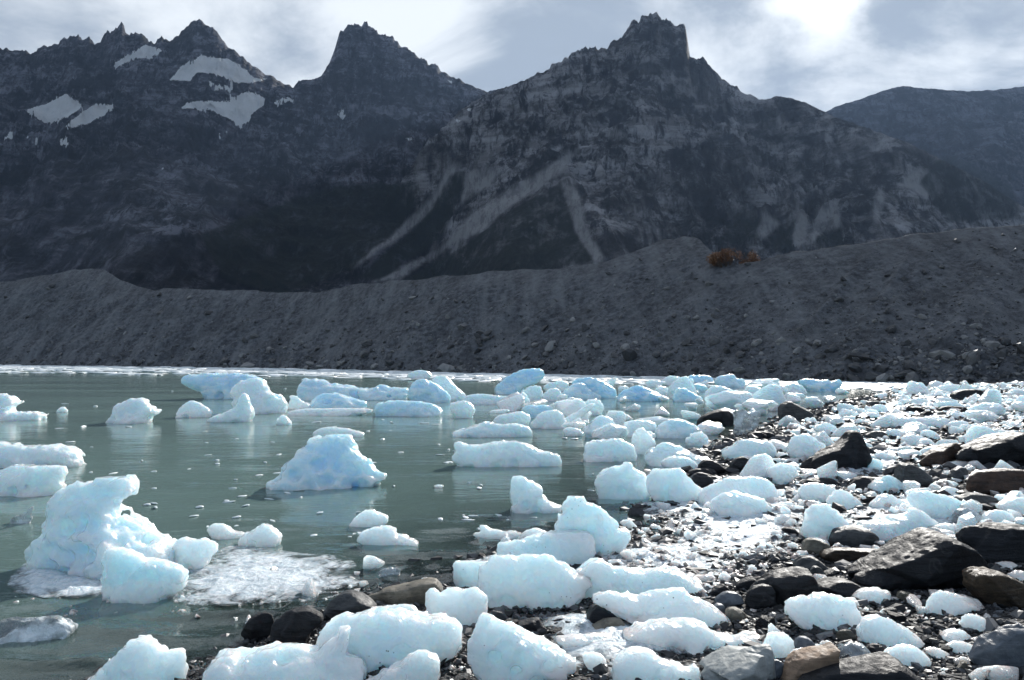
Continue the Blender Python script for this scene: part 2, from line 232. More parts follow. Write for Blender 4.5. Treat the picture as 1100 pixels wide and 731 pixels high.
def project(x, y, z):
    dz = z - CAM_H
    w = y * CP + dz * SP; v = -y * SP + dz * CP
    return 550 + F_PX * x / w, 365.5 - F_PX * v / w
# ------------------------------------------------------------------ noise
def _h(*c):
    h = np.zeros(np.broadcast(*c).shape, np.uint32)
    for k, q in zip((374761393, 668265263, 2246822519), c):
        h = (h + q.astype(np.int64).astype(np.uint32) * np.uint32(k)).astype(np.uint32)
        h = ((h ^ (h >> np.uint32(13))) * np.uint32(1274126177)).astype(np.uint32)
    h = h ^ (h >> np.uint32(16))
    return h.astype(np.float64) / 4294967295.0
def noise2(x, y):
    x = np.asarray(x, float); y = np.asarray(y, float)
    ix = np.floor(x); iy = np.floor(y); fx = x - ix; fy = y - iy
    sx = fx * fx * fx * (fx * (fx * 6 - 15) + 10); sy = fy * fy * fy * (fy * (fy * 6 - 15) + 10)
    a = _h(ix, iy); b = _h(ix + 1, iy); c = _h(ix, iy + 1); d = _h(ix + 1, iy + 1)
    return (a + (b - a) * sx) * (1 - sy) + (c + (d - c) * sx) * sy
def noise3(x, y, z):
    iz = np.floor(z); fz = z - iz; sz = fz * fz * (3 - 2 * fz)
    ix = np.floor(x); iy = np.floor(y); fx = x - ix; fy = y - iy
    sx = fx * fx * (3 - 2 * fx); sy = fy * fy * (3 - 2 * fy)
    def lay(k):
        a = _h(ix, iy, k); b = _h(ix + 1, iy, k); c = _h(ix, iy + 1, k); d = _h(ix + 1, iy + 1, k)
        return (a + (b - a) * sx) * (1 - sy) + (c + (d - c) * sx) * sy
    p = lay(iz); q = lay(iz + 1)
    return p + (q - p) * sz
def fbm2(x, y, o=5, g=.5):
    s = 0; a = 1; t = 0
    for k in range(o):
        s = s + a * noise2(x * 2.03 ** k + 17.3 * k, y * 2.03 ** k - 9.1 * k); t += a; a *= g
    return s / t
def ridged2(x, y, o=6, g=.55):
    s = 0; a = 1; t = 0; w = 1
    for k in range(o):
        n = 1 - np.abs(2 * noise2(x * 2.07 ** k + 31.7 * k, y * 2.07 ** k + 4.9 * k) - 1)
        n = n * n * w; s = s + a * n; t += a; a *= g; w = np.clip(n * 1.6, .25, 1)
    return s / t
def fbm3(x, y, z, o=3, g=.5):
    s = 0; a = 1; t = 0
    for k in range(o):
        q = 2.1 ** k
        s = s + a * noise3(x * q + 7.7 * k, y * q + 3.3 * k, z * q - 5.1 * k); t += a; a *= g
    return s / t
def gnoise(ax, ay, az, f, o=2, g=.5):
    """value noise on a regular grid, by tensor products; f = frequency per axis"""
    def W(q):
        q = q + rng.uniform(0, 1); i = np.floor(q).astype(int); t = q - i; t = t * t * (3 - 2 * t); i -= i.min()
        m = np.zeros((len(q), i.max() + 2)); r = np.arange(len(q)); m[r, i] = 1 - t; m[r, i + 1] += t; return m
    s = 0; a = 1; tot = 0
    for k in range(o):
        w = [W(c * ff * 2.1 ** k) for c, ff in zip((ax, ay, az), f)]
        L_ = rng.uniform(0, 1, [q.shape[1] for q in w])
        s = s + a * np.einsum('xi,yj,zk,ijk->xyz', *w, L_, optimize=True); tot += a; a *= g
    return s / tot
def sstep(a, b, x):
    t = np.clip((x - a) / (b - a), 0, 1); return t * t * (3 - 2 * t)
# ------------------------------------------------------------------ polygons
def poly_sd(P, poly):
    """signed distance, positive inside"""
    P = np.asarray(P, float); poly = np.asarray(poly, float)
    d2 = np.full(len(P), 1e30); ins = np.zeros(len(P), bool)
    for a, b in zip(poly, np.roll(poly, -1, 0)):
        e = b - a; w = P - a
        t = np.clip((w @ e) / max(e @ e, 1e-12), 0, 1)
        r = w - t[:, None] * e
        d2 = np.minimum(d2, (r * r).sum(1))
        c = (a[1] > P[:, 1]) != (b[1] > P[:, 1])
        if a[1] != b[1]:
            ins ^= c & (P[:, 0] < (b[0] - a[0]) * (P[:, 1] - a[1]) / (b[1] - a[1]) + a[0])
    return np.where(ins, 1, -1) * np.sqrt(d2)
def smooth_poly(p, n=2):
    p = np.asarray(p, float)
    for _ in range(n):
        q = np.roll(p, -1, 0)
        p = np.stack([.78 * p + .22 * q, .22 * p + .78 * q], 1).reshape(-1, 2)
    return p
# ------------------------------------------------------------------ meshes
def mesh_obj(name, v, f, mat, smooth=True, parent=None, attrs=None):
    me = bpy.data.meshes.new(name)
    v = np.asarray(v, np.float32); f = np.asarray(f, np.int32)
    me.vertices.add(len(v)); me.vertices.foreach_set('co', v.ravel())
    k = f.shape[1]
    me.loops.add(f.size); me.loops.foreach_set('vertex_index', f.ravel())
    me.polygons.add(len(f))
    me.polygons.foreach_set('loop_start', np.arange(0, f.size, k, dtype=np.int32))
    me.polygons.foreach_set('use_smooth', np.full(len(f), smooth))
    for an, av in (attrs or {}).items():
        at = me.attributes.new(an, 'FLOAT', 'POINT'); at.data.foreach_set('value', np.asarray(av, np.float32))
    me.update(calc_edges=True); me.validate()
    me.materials.append(mat)
    o = bpy.data.objects.new(name, me); COL.objects.link(o)
    if parent: o.parent = parent
    return o
def grid_faces(nr, nc, keep=None):
    i = np.arange(nr * nc).reshape(nr, nc)
    f = np.stack([i[:-1, :-1], i[:-1, 1:], i[1:, 1:], i[1:, :-1]], -1).reshape(-1, 4)
    if keep is not None:
        k = keep.reshape(-1); f = f[k[f].all(1)]
    return f
def tag(o, label=None, cat=None, group=None, kind=None):
    for k, q in (('label', label), ('category', cat), ('group', group), ('kind', kind)):
        if q: o[k] = q
    return o
def surface_nets(F, org, cell):
    nx, ny, nz = F.shape; c = (nx - 1, ny - 1, nz - 1)
    acc = np.zeros(c + (3,)); cnt = np.zeros(c)
    def S(o): return F[o[0]:o[0] + c[0], o[1]:o[1] + c[1], o[2]:o[2] + c[2]]
    cor = [(i, j, k) for i in (0, 1) for j in (0, 1) for k in (0, 1)]
    for o in cor:
        for ax in range(3):
            if o[ax]: continue
            p = list(o); p[ax] = 1
            a = S(o); b = S(tuple(p)); m = (a > 0) != (b > 0)
            den = np.where(m, a - b, 1.0); t = np.where(m, a / den, 0)
            for q in range(3):
                acc[..., q] += np.where(m, o[q] + (t if q == ax else 0), 0)
            cnt += m
    act = cnt > 0
    idx = -np.ones(c, np.int64); idx[act] = np.arange(act.sum())
    base = np.argwhere(act)
    v = (acc[act] / cnt[act][:, None] + base) * cell + org
    fs = []
    for ax in range(3):
        u, w = (ax + 1) % 3, (ax + 2) % 3
        sl = [slice(1, -1)] * 3; sl[ax] = slice(0, -1); sh = [slice(1, -1)] * 3; sh[ax] = slice(1, None)
        a = F[tuple(sl)]; b = F[tuple(sh)]
        def cellidx(du, dw):
            s = [None] * 3; s[ax] = slice(0, F.shape[ax] - 1)
            s[u] = slice(1 - du, F.shape[u] - 1 - du); s[w] = slice(1 - dw, F.shape[w] - 1 - dw)
            return idx[tuple(s)]
        q = np.stack([cellidx(1, 1), cellidx(0, 1), cellidx(0, 0), cellidx(1, 0)], -1)
        m1 = (a > 0) & (b <= 0); m2 = (a <= 0) & (b > 0)
        fs.append(q[m1]); fs.append(q[m2][:, ::-1])
    f = np.concatenate(fs)
    return v, f
def relax(v, f, n=1, k=.5):
    e = np.concatenate([f[:, [0, 1]], f[:, [1, 2]], f[:, [2, 3]], f[:, [3, 0]]]); e = np.concatenate([e, e[:, ::-1]])
    deg = np.bincount(e[:, 0], minlength=len(v))[:, None].astype(float)
    for _ in range(n):
        s = np.stack([np.bincount(e[:, 0], v[e[:, 1], q], len(v)) for q in range(3)], 1)
        v = v + k * (s / np.maximum(deg, 1) - v)
    return v
def biggest(v, f):
    lab = np.arange(len(v))
    for _ in range(400):
        m = lab[f].min(1); new = lab.copy()
        for q in range(4): np.minimum.at(new, f[:, q], m)
        new = new[new]
        if (new == lab).all(): break
        lab = new
    big = np.bincount(lab).argmax(); kv = lab == big
    re = -np.ones(len(v), int); re[kv] = np.arange(kv.sum())
    return v[kv], re[f[kv[f].all(1)]]
# ------------------------------------------------------------------ materials
class NT:
    def __init__(s, tree): s.t = tree; s.n = tree.nodes; s.l = tree.links
    def new(s, typ, **kw):
        n = s.n.new(typ)
        for k, q in kw.items(): setattr(n, k, q)
        return n
    def put(s, sock, val):
        if isinstance(val, bpy.types.NodeSocket): s.l.new(val, sock)
        elif val is not None:
            if hasattr(sock, 'default_value') and not isinstance(sock.default_value, float) and isinstance(val, (tuple, list)) and len(val) == 3 and len(sock.default_value) == 4: val = (*val, 1)
            sock.default_value = val
    def math(s, op, a, b=None, c=None, clamp=False):
        n = s.new('ShaderNodeMath', operation=op, use_clamp=clamp)
        for i, q in enumerate((a, b, c)):
            if q is not None: s.put(n.inputs[i], q)
        return n.outputs[0]
    def vmath(s, op, a, b=None):
        n = s.new('ShaderNodeVectorMath', operation=op); s.put(n.inputs[0], a)
        if b is not None: s.put(n.inputs[1], b)
        return n.outputs['Value'] if op in ('DOT_PRODUCT', 'LENGTH') else n.outputs[0]
    def mix(s, f, a, b, blend='MIX'):
        n = s.new('ShaderNodeMix', data_type='RGBA', blend_type=blend)
        s.put(n.inputs[0], f); s.put(n.inputs[6], a); s.put(n.inputs[7], b); return n.outputs[2]
    def noise(s, vec, scale, detail=4, rough=.55, dist=0.0):
        n = s.new('ShaderNodeTexNoise'); s.put(n.inputs['Vector'], vec)
        n.inputs['Scale'].default_value = scale; n.inputs['Detail'].default_value = detail
        n.inputs['Roughness'].default_value = rough; n.inputs['Distortion'].default_value = dist
        return n.outputs['Fac']
    def voro(s, vec, scale, feat='F1'):
        n = s.new('ShaderNodeTexVoronoi', feature=feat); s.put(n.inputs['Vector'], vec); n.inputs['Scale'].default_value = scale
        return n.outputs['Distance']
    def ramp(s, x, a, b, lo=0.0, hi=1.0):
        n = s.new('ShaderNodeMapRange', interpolation_type='SMOOTHSTEP'); s.put(n.inputs[0], x)
        for i, q in enumerate((a, b, lo, hi)): n.inputs[i + 1].default_value = q
        return n.outputs[0]
    def scale(s, vec, sc, rot=(0, 0, 0)):
        n = s.new('ShaderNodeMapping'); s.put(n.inputs[0], vec); n.inputs['Scale'].default_value = sc; n.inputs['Rotation'].default_value = rot
        return n.outputs[0]
    def attr(s, name): return s.new('ShaderNodeAttribute', attribute_name=name).outputs['Fac']
    def bump(s, h, dist, strength=1.0, normal=None):
        n = s.new('ShaderNodeBump'); s.put(n.inputs['Height'], h); n.inputs['Distance'].default_value = dist
        n.inputs['Strength'].default_value = strength
        if normal is not None: s.put(n.inputs['Normal'], normal)
        return n.outputs[0]
    def bsdf(s, **kw):
        n = s.new('ShaderNodeBsdfPrincipled')
        for k, q in kw.items(): s.put(n.inputs[k.replace('_', ' ')], q)
        return n.outputs[0]
def material(name):
    m = bpy.data.materials.new(name); m.use_nodes = True; m.node_tree.nodes.clear()
    n = NT(m.node_tree); out = n.new('ShaderNodeOutputMaterial')
    return m, n, out
def pos(n): return n.new('ShaderNodeNewGeometry').outputs['Position']
def objco(n): return n.new('ShaderNodeTexCoord').outputs['Object']

def ice_material():
    m, n, out = material('glacier_ice')
    oi = n.new('ShaderNodeObjectInfo'); c = oi.outputs['Color']
    sep = n.new('ShaderNodeSeparateColor'); n.put(sep.inputs[0], c)
    blue, dirt = sep.outputs[0], sep.outputs[1]
    p = n.vmath('ADD', objco(n), n.vmath('MULTIPLY', oi.outputs['Random'], (37.0, 11.0, 5.0)))
    var = n.noise(n.scale(p, (1.2, 1.2, 2.6)), 1.6, 5, .6, .6)
    f = n.math('MULTIPLY', blue, n.ramp(var, .3, .62, .35, 1.25), clamp=True)
    base = n.mix(f, (.885, .93, .962), (.36, .70, .89))
    grain = n.noise(p, 24, 4, .65)
    base = n.mix(n.ramp(grain, .42, .75, 0, .25), base, (.97, .985, .99))
    sp = n.math('MULTIPLY', n.ramp(n.voro(p, 17), .12, .05), n.ramp(n.noise(p, 3.1, 2), .5, .68), clamp=True)
    base = n.mix(n.math('MULTIPLY', sp, dirt), base, (.05, .05, .055))
    h = n.math('ADD', n.math('MULTIPLY', n.noise(p, 5, 5, .55, .4), 1.0), n.math('MULTIPLY', n.noise(p, 26, 4, .6), .14))
    h = n.math('ADD', h, n.math('MULTIPLY', n.voro(p, 11, 'SMOOTH_F1'), .45))
    h = n.math('ADD', h, n.math('MULTIPLY', n.noise(p, 2.2, 3, .5, .8), 1.6))
    nor = n.bump(h, .065, .75)
    bs = n.bsdf(Base_Color=base, Roughness=n.ramp(grain, .35, .7, .08, .28), IOR=1.31, Normal=nor,
                Subsurface_Weight=.95, Subsurface_Radius=(.55, .84, 1.0), Subsurface_Scale=.38, Coat_Weight=.8, Coat_Roughness=.05, Coat_IOR=1.31)
    n.put(out.inputs[0], bs); return m
def clear_ice_material():
    m, n, out = material('clear_ice')
    p = objco(n)
    h = n.math('ADD', n.noise(p, 6, 5, .6, .5), n.math('MULTIPLY', n.voro(p, 9), .6))
    g = n.noise(p, 14, 4, .6)
    bs = n.bsdf(Base_Color=(.80, .88, .91), Roughness=n.ramp(g, .4, .65, .06, .4), IOR=1.31, Normal=n.bump(h, .05, .9),
                Transmission_Weight=n.ramp(n.noise(p, 4, 4), .4, .62, .75, .15))
    n.put(out.inputs[0], bs); return m
def rock_material(name, a, b, rough=.6, streak=.5, bump=.03):
    m, n, out = material(name)
    oi = n.new('ShaderNodeObjectInfo')
    p = n.vmath('ADD', objco(n), n.vmath('MULTIPLY', oi.outputs['Random'], (37.0, 11.0, 5.0)))
    st = n.noise(n.scale(p, (1.2, 1.2, 9), (.5, .3, .4)), 2.2, 6, .65, .5)
    sp = n.noise(p, 11, 8, .7)
    col = n.mix(n.ramp(n.math('ADD', n.math('MULTIPLY', st, streak), n.math('MULTIPLY', sp, 1 - streak)), .35, .68), a, b)
    vein = n.ramp(n.math('ABSOLUTE', n.math('SUBTRACT', n.noise(n.scale(p, (1, 1, 2.2), (.9, .2, .1)), 1.7, 3, .5, .8), .5)), .006, .001)
    col = n.mix(n.math('MULTIPLY', vein, .05), col, (.42, .42, .40))
    h = n.math('ADD', n.math('MULTIPLY', st, .8), n.math('MULTIPLY', n.noise(p, 7, 8, .65), 1.0))
    bs = n.bsdf(Base_Color=col, Roughness=n.ramp(sp, .35, .7, rough - .2, rough + .15), Normal=n.bump(h, bump, .9), Specular_IOR_Level=.22)
    n.put(out.inputs[0], bs); return m
M_ICE = ice_material(); M_CLEAR = clear_ice_material()
ROCKS = {
 'ra': rock_material('dark_slate', (.008, .009, .0115), (.030, .032, .037), .65),
 'rg': rock_material('grey_slate', (.035, .038, .041), (.095, .098, .10), .6),
 'rb': rock_material('brown_rock', (.022, .018, .015), (.12, .088, .06), .6),
 'rr': rock_material('rust_rock', (.025, .02, .018), (.10, .06, .042), .6),
 'rt': rock_material('tan_rock', (.09, .085, .07), (.25, .225, .18), .65),
 'ro': rock_material('orange_rock', (.17, .12, .085), (.42, .29, .20), .7),
 'rs': rock_material('blue_grey_stone', (.075, .088, .105), (.17, .19, .215), .55, .3, .012),
 'rp': rock_material('pale_slab', (.24, .255, .25), (.36, .375, .365), .65, .2, .012)}
# ------------------------------------------------------------------ shore and ground
shore_px = [(60, 770), (190, 716), (300, 690), (345, 668), (420, 640), (480, 625), (500, 611), (560, 592), (620, 573), (672, 563), (712, 574),
            (706, 553), (712, 530), (735, 508), (760, 487), (800, 471), (835, 458), (870, 445), (905, 434), (945, 425), (990, 417), (1018, 412)]
sx, sy = on_level([p[0] for p in shore_px], [p[1] for p in shore_px])
LAND = np.array([(-14, -30), (-6, 2.2), (-3.2, 3.8)] + list(zip(sx, sy)) + [(48, 72), (120, 72), (120, -30)])
def ground_z(x, y):
    x = np.atleast_1d(np.asarray(x, float)); y = np.atleast_1d(np.asarray(y, float))
    s = poly_sd(np.stack([x, y], 1), LAND)
    s = s + .35 * (fbm2(x * .8, y * .8, 3) - .5)
    z = np.where(s > 0, .055 * np.minimum(s, 9) + .02 * np.clip(s - 9, 0, 25), np.maximum(.11 * s, -2.2))
    return z + (fbm2(x * 1.7 + 9, y * 1.7, 4) - .5) * .10
def hit(px, py):
    """depth where the ray meets ground or water"""
    a, b = ray(px, py); z = 0.0
    for _ in range(8):
        Y = (z - CAM_H) / b
        z = max(0.0, float(ground_z(a * Y, Y)[0]))
    return float(a * Y), float(Y), z
# ground sheet, log spaced away from the photographer, all round
th = np.concatenate([np.linspace(-180, -62, 60)[:-1], np.linspace(-62, 62, 420), np.linspace(62, 180, 60)[1:]]) * math.pi / 180
rr = np.concatenate([[.05], np.geomspace(.6, 140, 420), np.geomspace(160, 9000, 40)])
T, R = np.meshgrid(th, rr); gx = R * np.sin(T); gy = R * np.cos(T)
gz = ground_z(gx.ravel(), gy.ravel()).reshape(gx.shape)
gz = np.where(R < 60, gz + .05 * (fbm2(gx * 6, gy * 6, 3) - .5) * sstep(40, 10, R), gz)
gz = np.where(R > 140, np.minimum(gz, .5), gz)
m, n, out = material('dark_gravel')
p = pos(n)
v1 = n.new('ShaderNodeTexVoronoi'); n.put(v1.inputs['Vector'], p); v1.inputs['Scale'].default_value = 26
v2 = n.voro(p, 9)
colr = n.mix(n.ramp(v1.outputs['Color'], .2, .9), (.012, .0125, .014), (.06, .062, .066))
colr = n.mix(n.ramp(n.noise(p, 60, 3), .5, .8, 0, .5), colr, (.10, .10, .105))
hh = n.math('SUBTRACT', 1.0, n.math('ADD', v1.outputs['Distance'], n.math('MULTIPLY', v2, .8)))
n.put(out.inputs[0], n.bsdf(Base_Color=colr, Roughness=.75, Specular_IOR_Level=.2, Normal=n.bump(hh, .06, 1.0)))
tag(mesh_obj('ground', np.stack([gx, gy, gz], -1).reshape(-1, 3), grid_faces(*gx.shape), m), 'dark gravel beach sloping down into the lagoon', 'ground', None, 'structure')
# ------------------------------------------------------------------ water
th = np.linspace(-70, 70, 520) * math.pi / 180; rr = np.geomspace(1.5, 320, 620)
T, R = np.meshgrid(th, rr); wx = R * np.sin(T); wy = R * np.cos(T)
dep = -ground_z(wx.ravel(), wy.ravel()).reshape(wx.shape)
wz = (fbm2(wx * 2.2 + .4 * wy, wy * 3.4, 4) - .5) * .05 * sstep(14, 4, R) + (noise2(wx * .6, wy * 1.1) - .5) * .03 * sstep(40, 8, R)
near = sstep(-2.5, -.2, -np.abs(dep / .11)) * sstep(16, 6, R)
wz = wz + near * .085 * (ridged2(wx * 1.3, wy * 2.0, 3) - .4)
m, n, out = material('lagoon_water')
p = pos(n); d = n.attr('depth')
milk = n.math('SUBTRACT', 1.0, n.math('EXPONENT', n.math('MULTIPLY', d, -3.2)), clamp=True)
milk = n.math('MULTIPLY', milk, 1.0, clamp=True)
w1 = n.noise(n.scale(p, (1.0, 2.6, 1), (0, 0, .2)), 1.3, 5, .6, .3)
w2 = n.noise(n.scale(p, (1.0, 2.2, 1), (0, 0, -.3)), 7.5, 4, .6)
hgt = n.math('ADD', n.math('MULTIPLY', w1, 1.0), n.math('MULTIPLY', w2, .16))
nor = n.bump(hgt, .06, .18)
patch = n.noise(n.scale(p, (.05, .35, 1), (0, 0, .06)), 1.0, 5, .62, .2)
streak = n.noise(n.scale(p, (.35, 3.2, 1), (0, 0, .1)), 1.6, 6, .7)
body = n.mix(n.ramp(streak, .55, .8, 0, .5), (.155, .235, .215), (.28, .345, .335))
rgh = n.ramp(patch, .35, .65, .03, .16)
surf = n.bsdf(Base_Color=body, Roughness=rgh, IOR=1.33, Normal=nor)
gl = n.new('ShaderNodeBsdfGlossy'); n.put(gl.inputs['Roughness'], .06); n.put(gl.inputs['Normal'], nor)
tr = n.new('ShaderNodeBsdfTransparent'); n.put(tr.inputs[0], (.80, .88, .86))
fr = n.new('ShaderNodeFresnel'); fr.inputs[0].default_value = 1.33; n.put(fr.inputs[1], nor)
ms = n.new('ShaderNodeMixShader'); n.put(ms.inputs[0], fr.outputs[0]); n.put(ms.inputs[1], tr.outputs[0]); n.put(ms.inputs[2], gl.outputs[0])
mm = n.new('ShaderNodeMixShader'); n.put(mm.inputs[0], milk); n.put(mm.inputs[1], ms.outputs[0]); n.put(mm.inputs[2], surf)
n.put(out.inputs[0], mm.outputs[0])
tag(mesh_obj('water', np.stack([wx, wy, wz], -1).reshape(-1, 3), grid_faces(*wx.shape, keep=dep > -.12), m, attrs={'depth': dep.ravel()}),
    'grey green milky lagoon water with small ripples', 'water', None, 'structure')
# ------------------------------------------------------------------ moraine
base_c = np.array([(-900, 388.5), (-300, 390), (0, 392.3), (300, 396), (500, 401), (700, 405), (860, 409.5), (1000, 412.5), (1100, 414), (1250, 417), (1500, 424), (1900, 430)])
crest_c = np.array([(-900, 360), (-400, 350), (-150, 325), (0, 303), (60, 294), (90, 288), (112, 291), (130, 302), (165, 311), (200, 311), (235, 311), (300, 314), (340, 314), (380, 306), (420, 302), (470, 298), (530, 292), (560, 290),
                    (600, 289), (650, 282), (690, 267), (712, 259), (735, 254), (752, 258), (768, 272), (790, 285), (812, 281), (850, 272), (905, 264), (960, 256), (1000, 250), (1050, 245), (1100, 241), (1250, 228), (1500, 222), (1900, 230)])
MSL = .60
def moraine_cols(px):
    yb = np.interp(px, base_c[:, 0], base_c[:, 1]); yc = np.interp(px, crest_c[:, 0], crest_c[:, 1])
    yc = yc + (fbm2(px * .055, px * 0 + 3.3, 4) - .5) * 5
    B = on_level(px, yb)[1]; e = ray(px, yc)[1]
    C = (MSL * B + CAM_H) / (MSL - e)
    return B, C, MSL * (C - B)
def moraine_z(px, Y):
    B, C, zc = moraine_cols(px)
    X = ray(px, HORIZON)[0] * Y
    mm = Y - B
    z = np.where(Y < C, MSL * mm, zc - .22 * (Y - C))
    z = np.where(Y > C, np.maximum(z, zc * .25 - 2), z)
    up = np.clip(mm / (C - B), 0, 1)
    q = X - 1.3 * z
    amp = sstep(-.05, .12, up) * sstep(1.0, .72, up) * np.clip(B / 90, .5, 1.2)
    z = z + amp * ((ridged2(q * .35, z * .05 + X * .02, 4) - .4) * .9 + (fbm2(X * .12, Y * .12, 4) - .5) * 1.3 + (fbm2(X * 1.1, Y * 1.1 + z, 3) - .5) * .5)
    toe = sstep(0, .10, up) * sstep(.32, .12, up)
    z = z + toe * np.clip((px - 500) / 500, 0, 1) * (fbm2(X * .5, Y * .5, 4) - .35) * 1.6
    return X, z
pxs = np.linspace(-560, 1680, 1000); tt = np.concatenate([np.linspace(-.25, .985, 150), [.992, .997, .9995, 1.0015, 1.005], np.linspace(1.01, 1.6, 24), np.linspace(1.8, 6, 8)])
PX, TT = np.meshgrid(pxs, tt)
B, C, zc = moraine_cols(PX.ravel()); Yq = B + TT.ravel() * (C - B)
X, Z = moraine_z(PX.ravel(), Yq)
m, n, out = material('moraine_rubble_ground')
p = pos(n); g0 = n.noise(p, 1.6, 9, .72); g1 = n.voro(p, 2.3); g2 = n.noise(n.scale(p, (1, 1, 1), (0, .9, 0)), .25, 5, .6)
rill = n.noise(n.scale(p, (.55, .12, .07), (0, .92, 0)), 1.0, 6, .65)
c0 = n.mix(n.ramp(g0, .32, .72), (.030, .034, .043), (.17, .18, .20))
c0 = n.mix(n.ramp(rill, .4, .7, 0, .6), c0, (.22, .23, .245))
c0 = n.mix(n.ramp(g2, .45, .7, 0, .4), c0, (.030, .031, .036))
hb = n.math('ADD', g0, n.math('MULTIPLY', n.noise(p, 7, 6, .7), .35))
n.put(out.inputs[0], n.bsdf(Base_Color=c0, Roughness=.8, Normal=n.bump(hb, .5, .9), Specular_IOR_Level=.35))
tag(mesh_obj('moraine_hill', np.stack([X, Yq, Z], -1), grid_faces(*PX.shape), m), 'long grey moraine slope of loose rubble behind the lagoon', 'hill', None, 'structure')
# ------------------------------------------------------------------ rock prototypes (numpy)
def ico(sub):
    t = (1 + 5 ** .5) / 2
    v = [(-1, t, 0), (1, t, 0), (-1, -t, 0), (1, -t, 0), (0, -1, t), (0, 1, t), (0, -1, -t), (0, 1, -t), (t, 0, -1), (t, 0, 1), (-t, 0, -1), (-t, 0, 1)]
    f = [(0, 11, 5), (0, 5, 1), (0, 1, 7), (0, 7, 10), (0, 10, 11), (1, 5, 9), (5, 11, 4), (11, 10, 2), (10, 7, 6), (7, 1, 8), (3, 9, 4), (3, 4, 2), (3, 2, 6), (3, 6, 8), (3, 8, 9), (4, 9, 5), (2, 4, 11), (6, 2, 10), (8, 6, 7), (9, 8, 1)]
    v = [np.array(q, float) / np.linalg.norm(q) for q in v]
    for _ in range(sub):
        cache = {}; nf = []
        def mid(a, b):
            k = (min(a, b), max(a, b))
            if k not in cache:
                q = v[a] + v[b]; v.append(q / np.linalg.norm(q)); cache[k] = len(v) - 1
            return cache[k]
        for a, b, c in f:
            x, y, z = mid(a, b), mid(b, c), mid(c, a); nf += [(a, x, z), (b, y, x), (c, z, y), (x, y, z)]
        f = nf
    return np.array(v), np.array(f)
def stone(sub, cuts=9, lo=.5, hi=.9, jit=.05):
    v, f = ico(sub); r = np.ones(len(v)) * 1.15
    for _ in range(cuts):
        nrm = rng.normal(size=3); nrm /= np.linalg.norm(nrm); c = rng.uniform(lo, hi)
        dd = v @ nrm; r = np.minimum(r, np.where(dd > .05, c / np.maximum(dd, .05), 9))
    r = r * (1 + rng.normal(size=len(v)) * jit)
    return v * r[:, None], f
def rotmats(n, tilt=math.pi):
    a = rng.uniform(0, 2 * math.pi, n); b = rng.uniform(-tilt, tilt, n); c = rng.uniform(-tilt, tilt, n)
    def M(ax, t):
        m = np.zeros((n, 3, 3)); m[:, ax, ax] = 1; i, j = [q for q in range(3) if q != ax]
        m[:, i, i] = m[:, j, j] = np.cos(t); m[:, i, j] = -np.sin(t); m[:, j, i] = np.sin(t); return m
    return M(0, b) @ M(1, c) @ M(2, a)
def scatter(name, protos, P, S, tilt, mat, smooth=False, attrs=None):
    vs, fs, o, at = [], [], 0, []
    which = rng.integers(0, len(protos), len(P)); Rm = rotmats(len(P), tilt)
    for k, (v, f) in enumerate(protos):
        i = np.where(which == k)[0]
        w = v[None] * S[i][:, None, :]
        w = np.einsum('nij,nkj->nki', Rm[i], w) + P[i][:, None, :]
        vs.append(w.reshape(-1, 3)); fs.append((f[None] + (o + np.arange(len(i)) * len(v))[:, None, None]).reshape(-1, 3)); o += len(i) * len(v)
        at.append(np.repeat(rng.uniform(0, 1, len(i)), len(v)))
    return mesh_obj(name, np.concatenate(vs), np.concatenate(fs), mat, smooth, attrs={'tint': np.concatenate(at)})
def tint_material(name, a, b, rough, spec=.5, bump=.0):
    m, n, out = material(name); t = n.attr('tint'); p = pos(n)
    c = n.mix(n.ramp(n.math('ADD', n.math('MULTIPLY', n.math('POWER', t, 2.2), .8), n.math('MULTIPLY', n.noise(p, 30, 4), .3)), .05, .95), a, b)
    kw = dict(Base_Color=c, Roughness=rough, Specular_IOR_Level=spec)
    if bump: kw['Normal'] = n.bump(n.noise(p, 9, 6, .7), bump, .8)
    n.put(out.inputs[0], n.bsdf(**kw)); return m
# rubble on the moraine
N = 26000
rp = rng.uniform(-450, 1560, N); rt = rng.uniform(0, 1, N) ** 1.35 * .97
keep = rng.uniform(0, 1, N) < np.clip(.35 + (rp - 300) / 900 + (.4 - rt), .25, 1)
rp, rt = rp[keep], rt[keep]
B, C, zc = moraine_cols(rp); ry = B + rt * (C - B); rx, rz = moraine_z(rp, ry)
sz = .055 * (1 - rng.uniform(0, .995, len(rp))) ** -.55 * np.clip(1.5 - rt, .6, 1.4) * np.clip(ry / 60, .8, 2.0); sz = np.clip(sz * .5 * (1 + .8 * sstep(820, 980, rp) * sstep(.35, .05, rt)), .03, .75)
S = sz[:, None] * rng.uniform(.6, 1.35, (len(rp), 3)); S[:, 2] *= .7
scatter('moraine_boulders', [stone(1) for _ in range(10)], np.stack([rx, ry, rz + .1 * sz], 1), S, .9,
        tint_material('rubble', (.03, .032, .037), (.21, .21, .21), .6, .5, .04))
tag(bpy.data.objects['moraine_boulders'], 'loose grey boulders and rubble strewn over the moraine slope', 'rubble', None, 'stuff')
